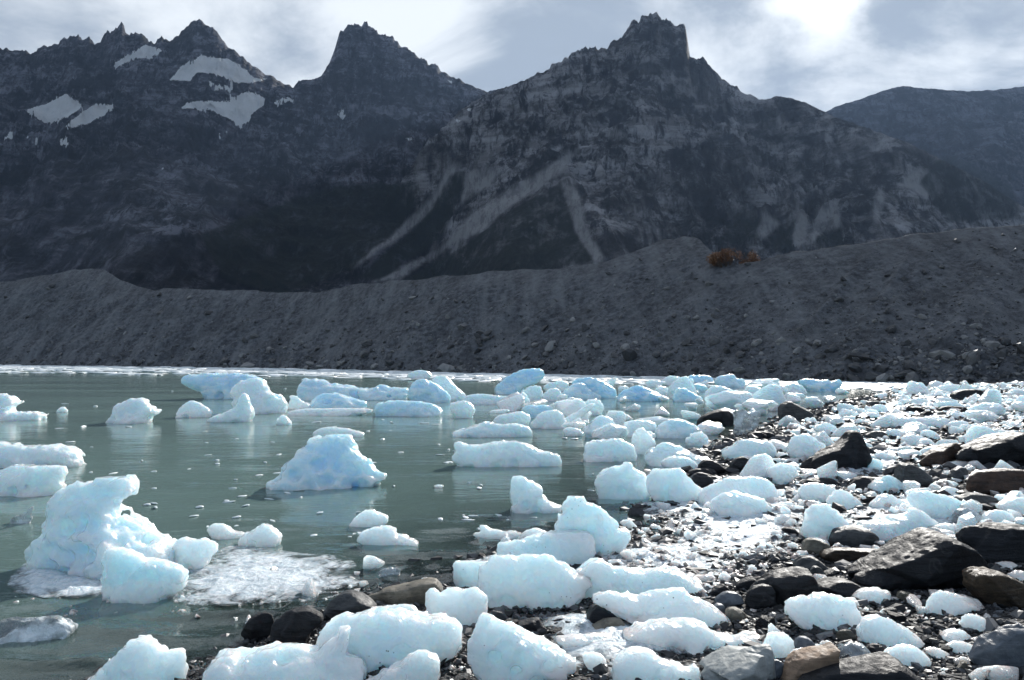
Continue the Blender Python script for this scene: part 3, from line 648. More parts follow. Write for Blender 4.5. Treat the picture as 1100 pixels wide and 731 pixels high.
# ------------------------------------------------------------------ mountains
def crop_poly(ox, oy, s, pts): return [(ox + x * s, oy + y * s) for x, y in pts]
c1 = lambda p: crop_poly(0, 0, 370 / 820, p); c2 = lambda p: crop_poly(350, 0, 370 / 820, p); c3 = lambda p: crop_poly(700, 0, 400 / 886, p)
SNOW = [c1(p) for p in (
 [(270, 158), (300, 135), (350, 105), (385, 120), (360, 138), (320, 140), (280, 162)],
 [(400, 190), (450, 145), (480, 135), (540, 140), (580, 165), (600, 180), (635, 190), (600, 198), (560, 195), (520, 180), (470, 172), (450, 192)],
 [(490, 195), (530, 205), (565, 212), (550, 218), (500, 208)],
 [(430, 258), (450, 245), (500, 240), (545, 242), (580, 220), (610, 225), (640, 240), (610, 262), (590, 290), (570, 308), (555, 285), (510, 270), (470, 262)],
 [(645, 245), (690, 232), (705, 243), (660, 248)],
 [(60, 262), (100, 250), (160, 225), (185, 240), (200, 250), (150, 285), (110, 293), (75, 275)],
 [(155, 300), (190, 270), (230, 245), (275, 250), (250, 275), (200, 298), (165, 305)],
 [(10, 322), (30, 308), (37, 325), (12, 330)], [(60, 325), (97, 332), (90, 342), (60, 340)], [(143, 328), (168, 324), (160, 344), (146, 344)], [(375, 396), (390, 398), (385, 403)], [(518, 320), (545, 315), (535, 332)])] + [c2(p) for p in (
 [(332, 262), (352, 258), (346, 271)], [(306, 282), (328, 288), (315, 294)], [(186, 326), (212, 330), (200, 336)], [(22, 265), (50, 272), (40, 281)], [(287, 190), (300, 194), (296, 199)])]
SCREE = [c2(p) for p in (
 [(60, 635), (180, 540), (260, 460), (290, 400), (325, 388), (270, 480), (200, 550), (90, 622)],
 [(115, 672), (270, 592), (345, 512), (430, 457), (520, 402), (600, 352), (575, 397), (500, 452), (440, 494), (375, 547), (290, 588), (180, 664)],
 [(560, 430), (590, 540), (640, 630), (665, 620), (620, 540), (600, 450)],
 [(320, 432), (350, 405), (420, 402), (395, 440), (355, 462), (325, 485)],
 [(655, 318), (690, 312), (720, 325), (690, 332)])] + [c3(p) for p in (
 [(245, 562), (262, 505), (305, 530), (265, 570)], [(338, 592), (345, 498), (372, 520), (365, 592)], [(380, 585), (390, 500), (440, 475), (452, 540), (400, 570)], [(520, 520), (540, 450), (560, 470), (535, 530)], [(590, 440), (640, 400), (680, 420), (650, 470)])]
VEG = [c2(p) for p in (
 [(70, 664), (220, 535), (300, 420), (335, 400), (322, 470), (280, 560), (130, 668)],
 [(190, 670), (330, 582), (450, 500), (560, 432), (582, 530), (640, 625), (500, 645), (300, 672)],
 [(-100, 700), (-250, 660), (-300, 560), (-150, 500), (0, 450), (120, 430), (230, 440), (180, 540), (60, 640)])] + [c3(p) for p in (
 [(150, 580), (200, 515), (250, 520), (245, 575)], [(270, 590), (300, 545), (340, 520), (340, 595)], [(380, 590), (400, 560), (450, 540), (470, 590)], [(640, 440), (700, 360), (860, 440), (880, 520), (700, 530)])]
def mask(polys, P, soft, wob):
    mk = np.zeros(len(P))
    Q = P + wob
    for poly in polys:
        a = np.array(poly); lo = a.min(0) - 25; hi = a.max(0) + 25
        i = np.where(((Q > lo) & (Q < hi)).all(1))[0]
        if len(i): mk[i] = np.maximum(mk[i], sstep(-soft, soft, poly_sd(Q[i], a)))
    return mk
def mountain_material(name, dark, light, warm):
    m, n, out = material(name); p = pos(n)
    big = n.noise(n.scale(p, (1, .6, 1.5)), .0042, 6, .6, .8)
    sepz = n.new('ShaderNodeSeparateXYZ'); n.put(sepz.inputs[0], p)
    rocky = n.ramp(n.math('ADD', big, n.math('MULTIPLY', sepz.outputs[2], .00022)), .50, .64)
    a = n.noise(n.scale(p, (1, .45, 1.3)), .016, 12, .72, .5); b = n.noise(n.scale(p, (1.5, .4, .45)), .06, 10, .74)
    strat = n.noise(n.scale(p, (.5, .5, 6), (.25, .12, 0)), .007, 8, .7, .6)
    run = n.noise(n.scale(p, (1.0, .10, .10)), .028, 8, .66, .3)
    crk = n.noise(n.scale(p, (1.0, .4, .28)), .045, 9, .7, .4)
    slope = n.mix(n.ramp(run, .36, .64), dark, warm)
    slope = n.mix(n.ramp(n.math('ADD', n.math('MULTIPLY', run, .5), n.math('MULTIPLY', a, .5)), .50, .62, 0, .7), slope, light)
    c = n.mix(n.ramp(strat, .40, .60), warm, light)
    c = n.mix(n.ramp(crk, .52, .40, 0, .95), c, dark)
    c = n.mix(n.ramp(b, .50, .60, 0, .6), c, light)
    c = n.mix(n.ramp(a, .50, .40, 0, .9), c, dark)
    c = n.mix(rocky, slope, c)
    con = n.math('ADD', n.math('MULTIPLY', n.noise(n.scale(p, (1, .5, .8)), .03, 12, .78, .6), .6), n.math('MULTIPLY', n.noise(n.scale(p, (1, .5, 1.4)), .007, 6, .6, .5), .4))
    sca = n.new('ShaderNodeVectorMath', operation='SCALE'); n.put(sca.inputs[0], c); n.put(sca.inputs['Scale'], n.ramp(con, .43, .57, .20, 2.3)); c = sca.outputs[0]
    sc_ = n.math('MULTIPLY', n.attr('scree'), n.ramp(b, .42, .56, .5, 1.0))
    c = n.mix(sc_, c, (.42, .41, .415))
    c = n.mix(n.math('MULTIPLY', n.attr('veg'), n.ramp(n.math('ADD', n.math('MULTIPLY', a, .6), n.math('MULTIPLY', b, .4)),   .60, .42, .6, .97)), c, (.012, .017, .012))
    sn = n.ramp(n.math('ADD', n.attr('snow'), n.math('MULTIPLY', n.math('SUBTRACT', n.noise(n.scale(p, (1, .6, .8)), .04, 9, .74), .5), 2.0)), .42, .58)
    c = n.mix(sn, c, n.mix(n.ramp(n.noise(n.scale(p, (1, .4, .3)), .05, 8, .7), .5, .7, 0, .5), (.96, .97, .98), (.62, .66, .70)))
    h = n.math('ADD', n.math('ADD', a, n.math('MULTIPLY', crk, .6)), n.math('MULTIPLY', n.noise(p, .09, 8, .7), .30))
    n.put(out.inputs[0], n.bsdf(Base_Color=c, Roughness=.9, Normal=n.bump(h, 45, 1.0), Specular_IOR_Level=.15)); return m
def mountain(name, label, sky, R0, R1, x0, x1, mat, seed, amp, jag, base_y=330, step=1.5, rows=330, prof=1.12, side=0.0):
    sky = np.array(sky, float)
    px = np.arange(x0, x1, step)
    ysk = np.interp(px, sky[:, 0], sky[:, 1])
    rough = np.interp(px, sky[:, 0], sky[:, 2]) * jag
    ysk = ysk + rough * ((ridged2(px * .07, px * 0 + seed, 4, .6) - .45) * -13 + (noise2(px * .30, px * 0 + seed) - .5) * -9 + (noise2(px * .6, px * 0 + seed + 5) - .5) * -5)
    def hann(q, k):
        w_ = np.hanning(2 * k + 1); return np.convolve(np.pad(q, k, 'edge'), w_ / w_.sum(), 'valid')
    mx = np.max([np.roll(np.pad(ysk, 40, 'edge'), j)[40:-40] for j in range(-32, 33, 2)], 0)
    ys = hann(mx, 32); ys2 = hann(ys, 90)
    R1v = R1(px) if callable(R1) else np.full(len(px), float(R1))
    t = np.concatenate([np.linspace(0, 1, rows), np.linspace(1.012, 1.5, 36)])
    PX, TT = np.meshgrid(px, t)
    Hr = CAM_H + ray(px, ysk)[1] * R1v; Hs = CAM_H + ray(px, ys)[1] * R1v; H0 = CAM_H + ray(px, ys2)[1] * R1v
    wv = sstep(.80, 1.0, TT) ** 1.5
    Hc = Hs[None] * (1 - wv) + Hr[None] * wv
    R0 = (R1v - np.maximum(H0, 60) / .68)[None]
    Y = R0 + (R1v[None] - R0) * TT
    X = ray(PX, HORIZON)[0] * Y
    tc = np.clip(TT, 0, 1)
    z = -6 + (Hc + 6) * (tc ** prof)
    back = np.clip(TT - 1, 0, 1)
    z = z - back * 1.1 * (R1v[None] - R0) * .9
    w = sstep(0, .38, tc) * sstep(1.0, .80, tc) * (TT <= 1)
    ang = PX / 1100 * R1v.mean()
    gul = ridged2(ang / 190 + seed + Y / 2600 + side * TT * 2.2, Y / 900 + seed, 5)
    cliff = ridged2(X / 420 + seed * 3, Y / 420, 6, .58)
    z = z + w * amp * ((gul - .5) * .45 + (cliff - .45) * .7)
    fine = (ridged2(X / 48, Y / 60 + z / 60, 5, .6) - .5) * amp * (.06 + .30 * sstep(.42, .60, fbm2(X / 420 + seed, Y / 700, 4) * .7 + tc * .32)) * sstep(0.05, .3, tc) * sstep(1.0, .93, tc) * (TT <= 1)
    z = z + fine
    # ledges: quantise slope slightly
    led = 55.0; zz = z / led + (fbm2(X / 300, Y / 300, 3) - .5) * 2.5; fr = zz - np.floor(zz)
    z = z + w * (sstep(.25, .75, fr) - fr) * led * .22
    P = np.stack(project(X.ravel(), Y.ravel(), z.ravel()), 1)
    wob = np.stack([(fbm2(X.ravel() / 70, Y.ravel() / 70 + z.ravel() / 50, 4) - .5) * 16, (fbm2(X.ravel() / 60 + 50, Y.ravel() / 60 + z.ravel() / 50, 4) - .5) * 12], 1)
    front = (TT.ravel() <= 1.0)
    at = {'snow': mask(SNOW, P, 2.0, wob * .35) * front, 'scree': mask(SCREE, P, 3, wob * .45) * front, 'veg': mask(VEG, P, 2, wob * .6) * front}
    o = mesh_obj(name, np.stack([X, Y, z], -1).reshape(-1, 3), grid_faces(*PX.shape), mat, attrs=at)
    return tag(o, label, 'mountain', None, 'structure')
M_MT = mountain_material('mountain_rock', (.004, .0045, .007), (.12, .12, .14), (.032, .031, .039))
M_MT2 = mountain_material('peak_rock', (.009, .0095, .013), (.23, .225, .235), (.095, .09, .09))
sky1 = [(-700, 150, .6), (-350, 90, .7), (-120, 62, .8), (0, 54, .6), (18, 53, .5), (30, 58, .6), (45, 52, .8), (60, 44, 1), (72, 38, 1), (84, 42, .8), (100, 44, .8), (112, 36, 1.2), (128, 31, 1.5), (140, 32, 1.5), (152, 38, 1), (165, 48, .5), (170, 39, 1), (182, 41, .8), (192, 36, .5), (198, 28, .4), (205, 22, .4), (214, 21, .4), (222, 27, .5), (232, 35, .4), (240, 46, .4), (252, 57, .3), (268, 68, .3), (285, 80, .3), (300, 88, .3), (314, 94, .3), (320, 86, .3), (334, 85, .3),
        (344, 82, .3), (352, 68, .4), (360, 48, .4), (366, 30, 1.0), (372, 26, 1.0), (385, 27, 1.2), (398, 28, 1.0), (410, 33, 1.0), (420, 38, .8), (430, 50, .3), (445, 56, .9), (458, 64, .8), (468, 68, .8), (475, 77, .3), (490, 84, .3), (510, 93, .3), (524, 98, .3), (540, 95, .3), (600, 105, .3), (700, 150, .3), (900, 260, .3)]
mountain('snowy_mountain', 'jagged dark mountain with blue white snow patches and a square rock tower', sky1, 750, lambda p: 2500 + 250 * sstep(250, 420, p), -700, 760, M_MT, 3.7, 150, .8, side=-.5)
sky2 = [(250, 330, .2), (330, 300, .3), (400, 235, .3), (430, 195, .3), (460, 150, .3), (490, 122, .3), (520, 101, .3), (545, 93, .3), (565, 85, .3), (585, 75, .4), (600, 66, .4), (612, 60, .5), (622, 54, .7), (640, 52, .6), (655, 49, .6), (662, 42, .6), (672, 33, .6), (680, 24, .6), (690, 18, .8), (700, 13, .8), (710, 17, .8), (718, 24, .6), (726, 30, .5), (732, 25, .4), (737, 27, .4), (740, 45, .3), (742, 60, .3), (750, 64, .4), (756, 60, .4), (765, 72, .4), (780, 86, .3), (800, 99, .2), (820, 108, .2), (834, 104, .2), (850, 105, .2), (870, 112, .1), (900, 126, .1), (940, 140, .1), (980, 155, .1), (1020, 175, .1), (1060, 196, .1), (1100, 222, .1), (1200, 270, .1), (1320, 320, .1)]
mountain('peak_mountain', 'tall brown grey peak with pale scree chutes running down its face', sky2, 520, lambda p: 1900 - 350 * sstep(780, 1000, p), 250, 1320, M_MT2, 8.1, 120, .9, side=.5)
sky3 = [(700, 150, .1), (800, 145, .1), (850, 132, .1), (880, 124, .1), (900, 114, .1), (925, 107, .1), (948, 98, .1), (972, 92, .1), (990, 95, .1), (1010, 96, .1), (1040, 98, .1), (1070, 97, .1), (1100, 93, .1), (1250, 80, .2), (1500, 60, .3), (1900, 90, .3)]
mountain('far_hill', 'smooth blue grey ridge far off at the right', sky3, 1300, 3300, 700, 1900, mountain_material('far_ridge_rock', (.006, .007, .011), (.062, .064, .078), (.034, .034, .04)), 5.2, 110, .8, rows=200, step=2)
# ------------------------------------------------------------------ traced ice and rocks
CROPS = {'A': (0, 380, 280 / 1100), 'B': (270, 380, 280 / 1100), 'C': (540, 380, 280 / 1100), 'D': (800, 380, 300 / 1100), 'E': (0, 550, 280 / 1100), 'F': (270, 550, 280 / 1100), 'G': (540, 550, 280 / 1100),
         'H': (820, 550, 280 / 1100), 'I': (480, 390, 180 / 1100), 'J': (640, 390, 180 / 1100), 'K': (640, 480, 180 / 1100), 'L': (860, 480, 240 / 1100), 'M': (820, 400, 140 / 1100), 'N': (950, 400, 150 / 1100), 'P': (0, 0, 1)}
FOOT = []          # footprints already taken: x, y, radius
ANCH = []
def blur2(a, k):
    for _ in range(k):
        a = np.pad(a, 1, 'edge'); a = (a[:-2] + 2 * a[1:-1] + a[2:]) / 4; a = (a[:, :-2] + 2 * a[:, 1:-1] + a[:, 2:]) / 4
    return a
def build_piece(line):
    crop, base, style, tr, label, anchor, pts = line.split('|')
    ox, oy, s = CROPS[crop]; q = np.array([float(t) for t in pts.split()]).reshape(-1, 2)
    P = np.stack([ox + q[:, 0] * s, oy + q[:, 1] * s], 1); by = oy + float(base) * s; tr = float(tr)
    rock = style[0] == 'r'
    cx = (P[:, 0].min() + P[:, 0].max()) / 2; Wp = np.ptp(P[:, 0]); Hp = np.ptp(P[:, 1])
    x0, Yf, zs = hit(cx, by)
    sc = Yf / F_PX
    Tm = tr * min(.46 * Wp, .85 * Hp + .10 * Wp) * sc
    Yp = Yf + .7 * Tm
    X, Zw = on_plane(P[:, 0], P[:, 1], Yp)
    Xc = (X.min() + X.max()) / 2
    zg = max(0.0, float(ground_z(Xc, Yp)[0])); water = float(ground_z(Xc, Yf)[0]) < -.03
    poly = smooth_poly(np.stack([X - Xc, Zw - zg], 1), 1 if rock else 2)
    W = np.ptp(poly[:, 0]); zt = poly[:, 1].max(); zb = poly[:, 1].min(); H = zt - zb
    n_ = int(np.clip(max(Wp, Hp) / 1.25, 28, 120)); cell = max(W, H) / n_
    sink = max(.14 * H, 2 * cell) if water else max(.10 * H, 2 * cell)
    gx_ = np.arange(-W / 2 + poly[:, 0].min() + W / 2 - 2.5 * cell, poly[:, 0].max() + 2.6 * cell, cell)
    gz_ = np.arange(min(zb, 0) - sink - 1.5 * cell, zt + 2.6 * cell, cell)
    XX, ZZ = np.meshgrid(gx_, gz_, indexing='ij')
    Rin = 0.0
    d0 = poly_sd(np.stack([XX.ravel(), ZZ.ravel()], 1), poly).reshape(XX.shape); Rin = d0.max()
    zext = zb + .42 * Rin if water else zb + .16 * Rin
    ZE = np.maximum(ZZ, zext)
    d = poly_sd(np.stack([XX.ravel(), ZE.ravel()], 1), poly).reshape(XX.shape)
    d = np.where(d > .12 * Rin, blur2(d, 2), d) + .03 * Rin
    lean = (.26 if not rock else .08) * min(1, 1.2 * Tm / H)
    Tg = Tm * 1.2 + lean * H * .6
    gy_ = np.arange(-Tg - 2 * cell, Tg + 2.2 * cell, cell)
    x3, y3, z3 = np.meshgrid(gx_, gy_, gz_, indexing='ij')
    D = d[:, None, :] + 0 * x3
    Lw = max(Rin, .25 * min(W, 3 * H))
    if not rock:
        D = D + Rin * .34 * ((1 - np.abs(2 * gnoise(gx_, gy_, gz_, (1.7 / Lw, 1.7 / Lw, 1.7 / Lw), 3) - 1)) - .62)
    yl = y3 - lean * (z3 - (zb + zt) * .45)
    sd = rng.uniform(0, 99)
    ka = np.clip((Rin - D) / Rin, 0, 3)
    e1 = 2.4 if not rock else 3.2
    Fv = 1 - (ka ** e1 + np.abs(yl / Tm) ** e1)
    L = max(Rin, .25 * min(W, 3 * H))
    big = gnoise(gx_, gy_, gz_, (1.1 / L, 1.1 / L, 1.4 / L), 2) - .5
    sm = gnoise(gx_, gy_, gz_, (3.7 / L, 3.7 / L, 3.7 / L), 3) - .5
    inner = sstep(.02, .7, D / Rin)
    if rock:
        inner = np.maximum(inner, .35); Fv = Fv + big * .9 * inner + sm * .36
        for _ in range(8):
            a = rng.normal(size=3) * (.5, 1, .28); a[1] = -abs(a[1]) if rng.uniform() < .75 else abs(a[1]); a /= np.linalg.norm(a)
            Fv = np.minimum(Fv, 2.2 * (rng.uniform(.55, .9) - (a[0] * x3 / (W / 2) + a[1] * yl / Tm + a[2] * (z3 - (zb + zt) / 2) / (H / 2))))
    else:
        Fv = Fv + big * 1.5 * inner + sm * .38
        npl = 9
        for _ in range(npl):
            a = rng.normal(size=3) * (.45, 1, .42); a[2] = abs(a[2]); a[1] = -abs(a[1]) - .25 if rng.uniform() < .8 else abs(a[1]) + .25; a /= np.linalg.norm(a)
            pl = 1.5 * (rng.uniform(.46, .90) - (a[0] * x3 / (W / 2) + a[1] * yl / Tm + a[2] * (z3 - (zb + zt) / 2) / (H / 2))) + sm * .25
            k = .05; Fv = np.where(np.abs(Fv - pl) > .5, np.minimum(Fv, pl), -k * np.log(np.exp(-np.clip(Fv, -3, 3) / k) + np.exp(-np.clip(pl, -3, 3) / k)))
        # melt scallops: shallow hollows meeting in soft cusps
        ns = int(np.clip(max(Wp, Hp) / 2.2, 10, 60)); rs = 1.25 * math.sqrt(W * H / ns)
        pts_ = np.stack([rng.uniform(-W / 2, W / 2, ns), rng.uniform(-Tm, Tm, ns), rng.uniform(zb, zt, ns)], 1)
        f1 = np.full(Fv.shape, 9.0, np.float32); nearS = np.abs(Fv) < .8
        xs, ys_, zs_ = x3[nearS], y3[nearS], z3[nearS]; f1s = np.full(len(xs), 9.0)
        for q_ in pts_: f1s = np.minimum(f1s, (xs - q_[0]) ** 2 + (ys_ - q_[1]) ** 2 * .6 + ((zs_ - q_[2]) * 1.25) ** 2)
        Fv[nearS] -= .42 * np.clip(1 - f1s / (rs * .85) ** 2, 0, 1) ** 2 * rng.uniform(.5, 1.2)
    core = .6 * (1 - ka ** 2.2 - np.abs(yl / (.42 * Tm)) ** 2) + sm * .3
    Fv = np.maximum(Fv, core)
    Fv = np.minimum(Fv, (z3 - (min(zb, 0) - sink)) / cell * .5)
    Fv[0] = Fv[-1] = -1; Fv[:, 0] = Fv[:, -1] = -1; Fv[:, :, 0] = Fv[:, :, -1] = -1
    v, f = surface_nets(Fv, np.array([gx_[0], gy_[0], gz_[0]]), cell)
    v, f = biggest(v, f)
    v = relax(v, f, 1, .5)
    tris = np.concatenate([f[:, [0, 1, 2]], f[:, [0, 2, 3]]])
    if rock:
        o = mesh_obj(('cobble' if style == 'rs' and Wp < 45 else 'boulder'), v, f, ROCKS[style]); cat = 'rock'
        o.data.set_sharp_from_angle(angle=math.radians(38))
    else:
        o = mesh_obj('iceberg' if water else 'ice_block', v, f, M_CLEAR if style[0] == 'c' else M_ICE); cat = 'ice'
        bl = int(style[1]) / 11 + .05 if len(style) > 1 else .10
        o.color = (min(1, bl + .03), 1.0 if (not water and Yf < 9) else .15, 0, 1)
        o.name = 'ice_floe' if ('floe' in label) else ('iceberg' if water else 'ice_block')
    o.location = (Xc, Yp, zg)
    tag(o, label, cat)
    FOOT.append((Xc, Yp, max(W / 2, Tm)))
    ANCH.append((Xc, Yp, label, anchor, rock))
    return o
if not globals().get('SKIP'):
    for ln in TABLE.strip().splitlines(): build_piece(ln)
# ------------------------------------------------------------------ small individual ice chunks and stones
def chunk(seed):
    r = np.random.default_rng(seed); cell = .06; g = np.arange(-1.3, 1.31, cell)
    x, y, z = np.meshgrid(g, g, g, indexing='ij'); ax = r.uniform(.6, 1.0, 3)
    F = 1 - ((x / ax[0]) ** 2 + (y / ax[1]) ** 2 + (z / ax[2]) ** 2) + (gnoise(g, g, g, (1.3, 1.3, 1.3), 3) - .5) * 2.0 + (np.abs(gnoise(g, g, g, (1.9, 1.9, 1.9), 2) - .5) - .12) * 1.6
    for _ in range(10):
        a = r.normal(size=3); a /= np.linalg.norm(a); F = np.minimum(F, 2 * (r.uniform(.26, .62) - (a[0] * x + a[1] * y + a[2] * z)))
    F[0] = F[-1] = -1; F[:, 0] = F[:, -1] = -1; F[:, :, 0] = F[:, :, -1] = -1
    v, f = surface_nets(F, np.array([g[0]] * 3), cell); v, f = biggest(v, f); v = relax(v, f, 1, .5)
    v[:, :2] -= v[:, :2].mean(0); v[:, 2] -= v[:, 2].min(); return v / np.ptp(v[:, 0]), f
def in_poly(p, poly): return poly_sd(np.array([p]), np.array(poly))[0] > 0
AN = [a for a in ANCH if a[3]]
used = {}
def nearby_label(x, y, noun):
    best = sorted(AN, key=lambda a: (a[0] - x) ** 2 + (a[1] - y) ** 2)[0]
    dx, dy = x - best[0], y - best[1]
    rel = ('right of' if dx > 0 else 'left of') if abs(dx) > abs(dy) * .6 else ('behind' if dy > 0 else 'in front of')
    return rel + ' ' + best[3]
SMALL = []
def place_small(kind, zone, count, smin, smax, gap, protos, mats, tries=60):
    done = 0; zone = np.array(zone, float); lo, hi = zone.min(0), zone.max(0)
    for _ in range(count * tries):
        if done >= count: break
        px = rng.uniform(lo[0], hi[0]); py = hi[1] - (hi[1] - lo[1]) * rng.uniform(0, 1)
        if not in_poly((px, py), zone): continue
        x, Y, z = hit(px, py)
        wpx = (smin + (smax - smin) * rng.uniform(0, 1) ** 1.8) * float(np.clip((py - 380) / 60, .4, 1))
        w = wpx * Y / F_PX
        if any((x - a) ** 2 + (Y - b) ** 2 < (gap * (w / 2 + c)) ** 2 for a, b, c in FOOT): continue
        FOOT.append((x, Y, w / 2 * .8)); k = int(rng.integers(len(protos)))
        first = not isinstance(protos[k], bpy.types.Object)
        if first:
            o = mesh_obj('ice_chunk' if kind == 'ice' else 'stone', protos[k][0], protos[k][1], mats[k % len(mats)])
            if kind != 'ice': o.data.set_sharp_from_angle(angle=math.radians(40))
            protos[k] = o
        else:
            o = protos[k].copy(); COL.objects.link(o)
        ht = rng.uniform(.4, .85); el = rng.uniform(.9, 1.5)
        o.scale = (w * el, w * rng.uniform(.7, 1.05), w * ht); o.rotation_euler = (rng.uniform(-.15, .15), rng.uniform(-.15, .15), rng.uniform(0, 6.28))
        g = float(ground_z(x, Y)[0]); o.location = (x, Y, max(g, -.01) - .12 * w * ht)
        if kind == 'ice': o.color = (float(rng.uniform(0, .35)) ** 1.5, .3, 0, 1)
        SMALL.append((o, kind, x, Y, w, wpx, g < -.02)); done += 1
ice_p = [chunk(100 + k) for k in range(14)]; ice_p_raw = list(ice_p)
st_p = []
for k in range(10):
    v, f = stone(3, 11, .45, .85, .012); v = v * (1, .8, .62); v[:, 2] -= v[:, 2].min(); st_p.append((v / np.ptp(v[:, 0]), f))
st_m = [ROCKS[k] for k in ('ra', 'rg', 'ra', 'rs', 'ra', 'rb', 'rg', 'ra', 'rt', 'ra')]
Zs = [(800, 485), (860, 450), (930, 428), (1020, 416), (1110, 420), (1110, 520), (1100, 575), (1050, 590), (860, 600), (830, 575), (770, 520)]
Zf = [(800, 640), (860, 605), (960, 640), (1100, 640), (1100, 735), (480, 735), (480, 690), (640, 690), (740, 640)]
Zw = [(560, 412), (700, 412), (900, 415), (940, 420), (870, 442), (770, 468), (700, 478), (620, 470), (540, 440)]
Zr = [(960, 415), (1110, 414), (1110, 470), (1040, 470), (960, 440)]
if not globals().get('SKIP'):
    place_small('stone', Zs, 60, 7, 22, .75, st_p, st_m)
    place_small('stone', Zr, 40, 5, 20, .7, st_p, st_m)
    place_small('stone', Zf, 70, 7, 26, .8, st_p, st_m)
    place_small('stone', [(290, 680), (480, 640), (640, 640), (700, 700), (500, 735), (260, 735)], 34, 8, 24, .75, st_p, st_m)
    place_small('ice', Zs, 125, 8, 32, .58, ice_p, [M_ICE])
    place_small('ice', Zr, 34, 5, 16, .6, ice_p, [M_ICE])
    place_small('ice', Zw, 62, 12, 40, .55, ice_p, [M_ICE])
    place_small('ice', Zf, 34, 7, 26, .8, ice_p, [M_ICE])
    place_small('ice', [(200, 640), (380, 610), (480, 600), (640, 560), (760, 520), (800, 560), (760, 620), (560, 640), (400, 700)], 18, 7, 18, .7, ice_p, [M_ICE])
lab = {}
for o, kind, x, y, w, wpx, wet in SMALL:
    where = nearby_label(x, y, kind)
    lab.setdefault((kind, where), []).append((wpx, o, wet))
ORD = ['', 'largest', 'second largest', 'third largest', 'fourth largest', 'fifth largest', 'sixth largest', 'seventh largest', 'eighth largest', 'ninth largest', 'tenth largest']
for (kind, where), L in lab.items():
    L.sort(key=lambda q: -q[0])
    for k, (wpx, o, wet) in enumerate(L):
        noun = ('ice chunk floating' if wet else 'ice chunk lying') if kind == 'ice' else 'loose stone'
        grp = ('small ice chunks ' if kind == 'ice' else 'small loose stones ') + where
        if len(L) == 1: pre = 'only small'
        elif k < 10: pre = ORD[k + 1] + ' small'
        else: pre = 'very small'
        txt = f'{pre} {"white" if kind == "ice" else "grey"} {noun} {where}'
        tag(o, txt, 'ice' if kind == 'ice' else 'rock', 'small ice chunks on shore and water' if kind == 'ice' else 'small stones on the shore')
# ------------------------------------------------------------------ pebbles
N = 150000
qx = rng.uniform(0, 1, N); qy = 3.3 * (44 / 3.3) ** rng.uniform(0, 1, N)
qx = (-.72 + 1.44 * qx) * qy
s = poly_sd(np.stack([qx, qy], 1), LAND); k = (s > -.7); qx, qy = qx[k], qy[k]
qz = ground_z(qx, qy)
sz = .009 * (1 - rng.uniform(0, .99, len(qx))) ** -.42; sz = np.clip(sz * np.clip(qy / 6, .8, 4.5), .007, .14)
S = sz[:, None] * rng.uniform(.75, 1.4, (len(qx), 3)); S[:, 2] *= .6
scatter('gravel', [stone(0, 5, .5, 1, .12) for _ in range(10)], np.stack([qx, qy, qz + .2 * sz], 1), S, .5, tint_material('pebbles', (.010, .0105, .0125), (.12, .122, .128), .5, .35), False)
tag(bpy.data.objects['gravel'], 'wet dark pebbles covering the beach between rocks and ice', 'gravel', None, 'stuff')
# ------------------------------------------------------------------ slush sheets and brash ice
m, n, out = material('wet_slush')
p = pos(n); a = n.noise(p, 5, 7, .68, .6); b = n.noise(p, 22, 6, .7)
hh = n.math('ADD', a, n.math('MULTIPLY', b, .4))
ca = n.mix(n.ramp(b, .35, .65), (.50, .60, .66), (.86, .90, .92))
bs = n.bsdf(Base_Color=ca, Roughness=n.ramp(a, .4, .6, .12, .45), IOR=1.31, Normal=n.bump(hh, .05, 1.0), Subsurface_Weight=.5, Subsurface_Radius=(.6, .9, 1.0), Subsurface_Scale=.04)
trn = n.new('ShaderNodeBsdfTransparent'); mx = n.new('ShaderNodeMixShader')
cov = n.ramp(n.math('ADD', n.math('MULTIPLY', n.noise(p, 3.2, 8, .72, .8), 1.0), n.math('MULTIPLY', n.attr('edge'), .36)), .46, .74)
n.put(mx.inputs[0], cov); n.put(mx.inputs[1], trn.outputs[0]); n.put(mx.inputs[2], bs); n.put(out.inputs[0], mx.outputs[0])
M_SLUSH = m
def slush(polys, height, label, base_lift=.012):
    vs, fs, ed, o = [], [], [], 0
    for pp in polys:
        pp = np.array(pp, float); x, y = on_level(pp[:, 0], pp[:, 1], .03); poly = smooth_poly(np.stack([x, y], 1), 2)
        lo, hi = poly.min(0), poly.max(0); c = max(.018, float((hi - lo).max()) / 260)
        X, Y = np.meshgrid(np.arange(lo[0], hi[0], c), np.arange(lo[1], hi[1], c))
        sd = poly_sd(np.stack([X.ravel(), Y.ravel()], 1), poly) ; wd = max(.15, .85 * sd.max())
        e = np.clip(sd / wd, 0, 1).reshape(X.shape)
        g = np.maximum(ground_z(X.ravel(), Y.ravel()).reshape(X.shape), 0) + base_lift
        nn = fbm2(X * 2.6, Y * 2.6, 3); n2 = ridged2(X * 6, Y * 6, 4)
        Zz = g + height * sstep(0, .9, e) * (.25 + 1.0 * np.clip(nn - .25, 0, 1) + .7 * (n2 - .3))
        f = grid_faces(*X.shape, keep=(sd > 0).reshape(X.shape))
        vs.append(np.stack([X, Y, Zz], -1).reshape(-1, 3)); fs.append(f + o); ed.append(e.ravel()); o += X.size
    ob = mesh_obj('ice_slush', np.concatenate(vs), np.concatenate(fs), M_SLUSH, attrs={'edge': np.concatenate(ed)})
    return tag(ob, label, 'slush', None, 'stuff')
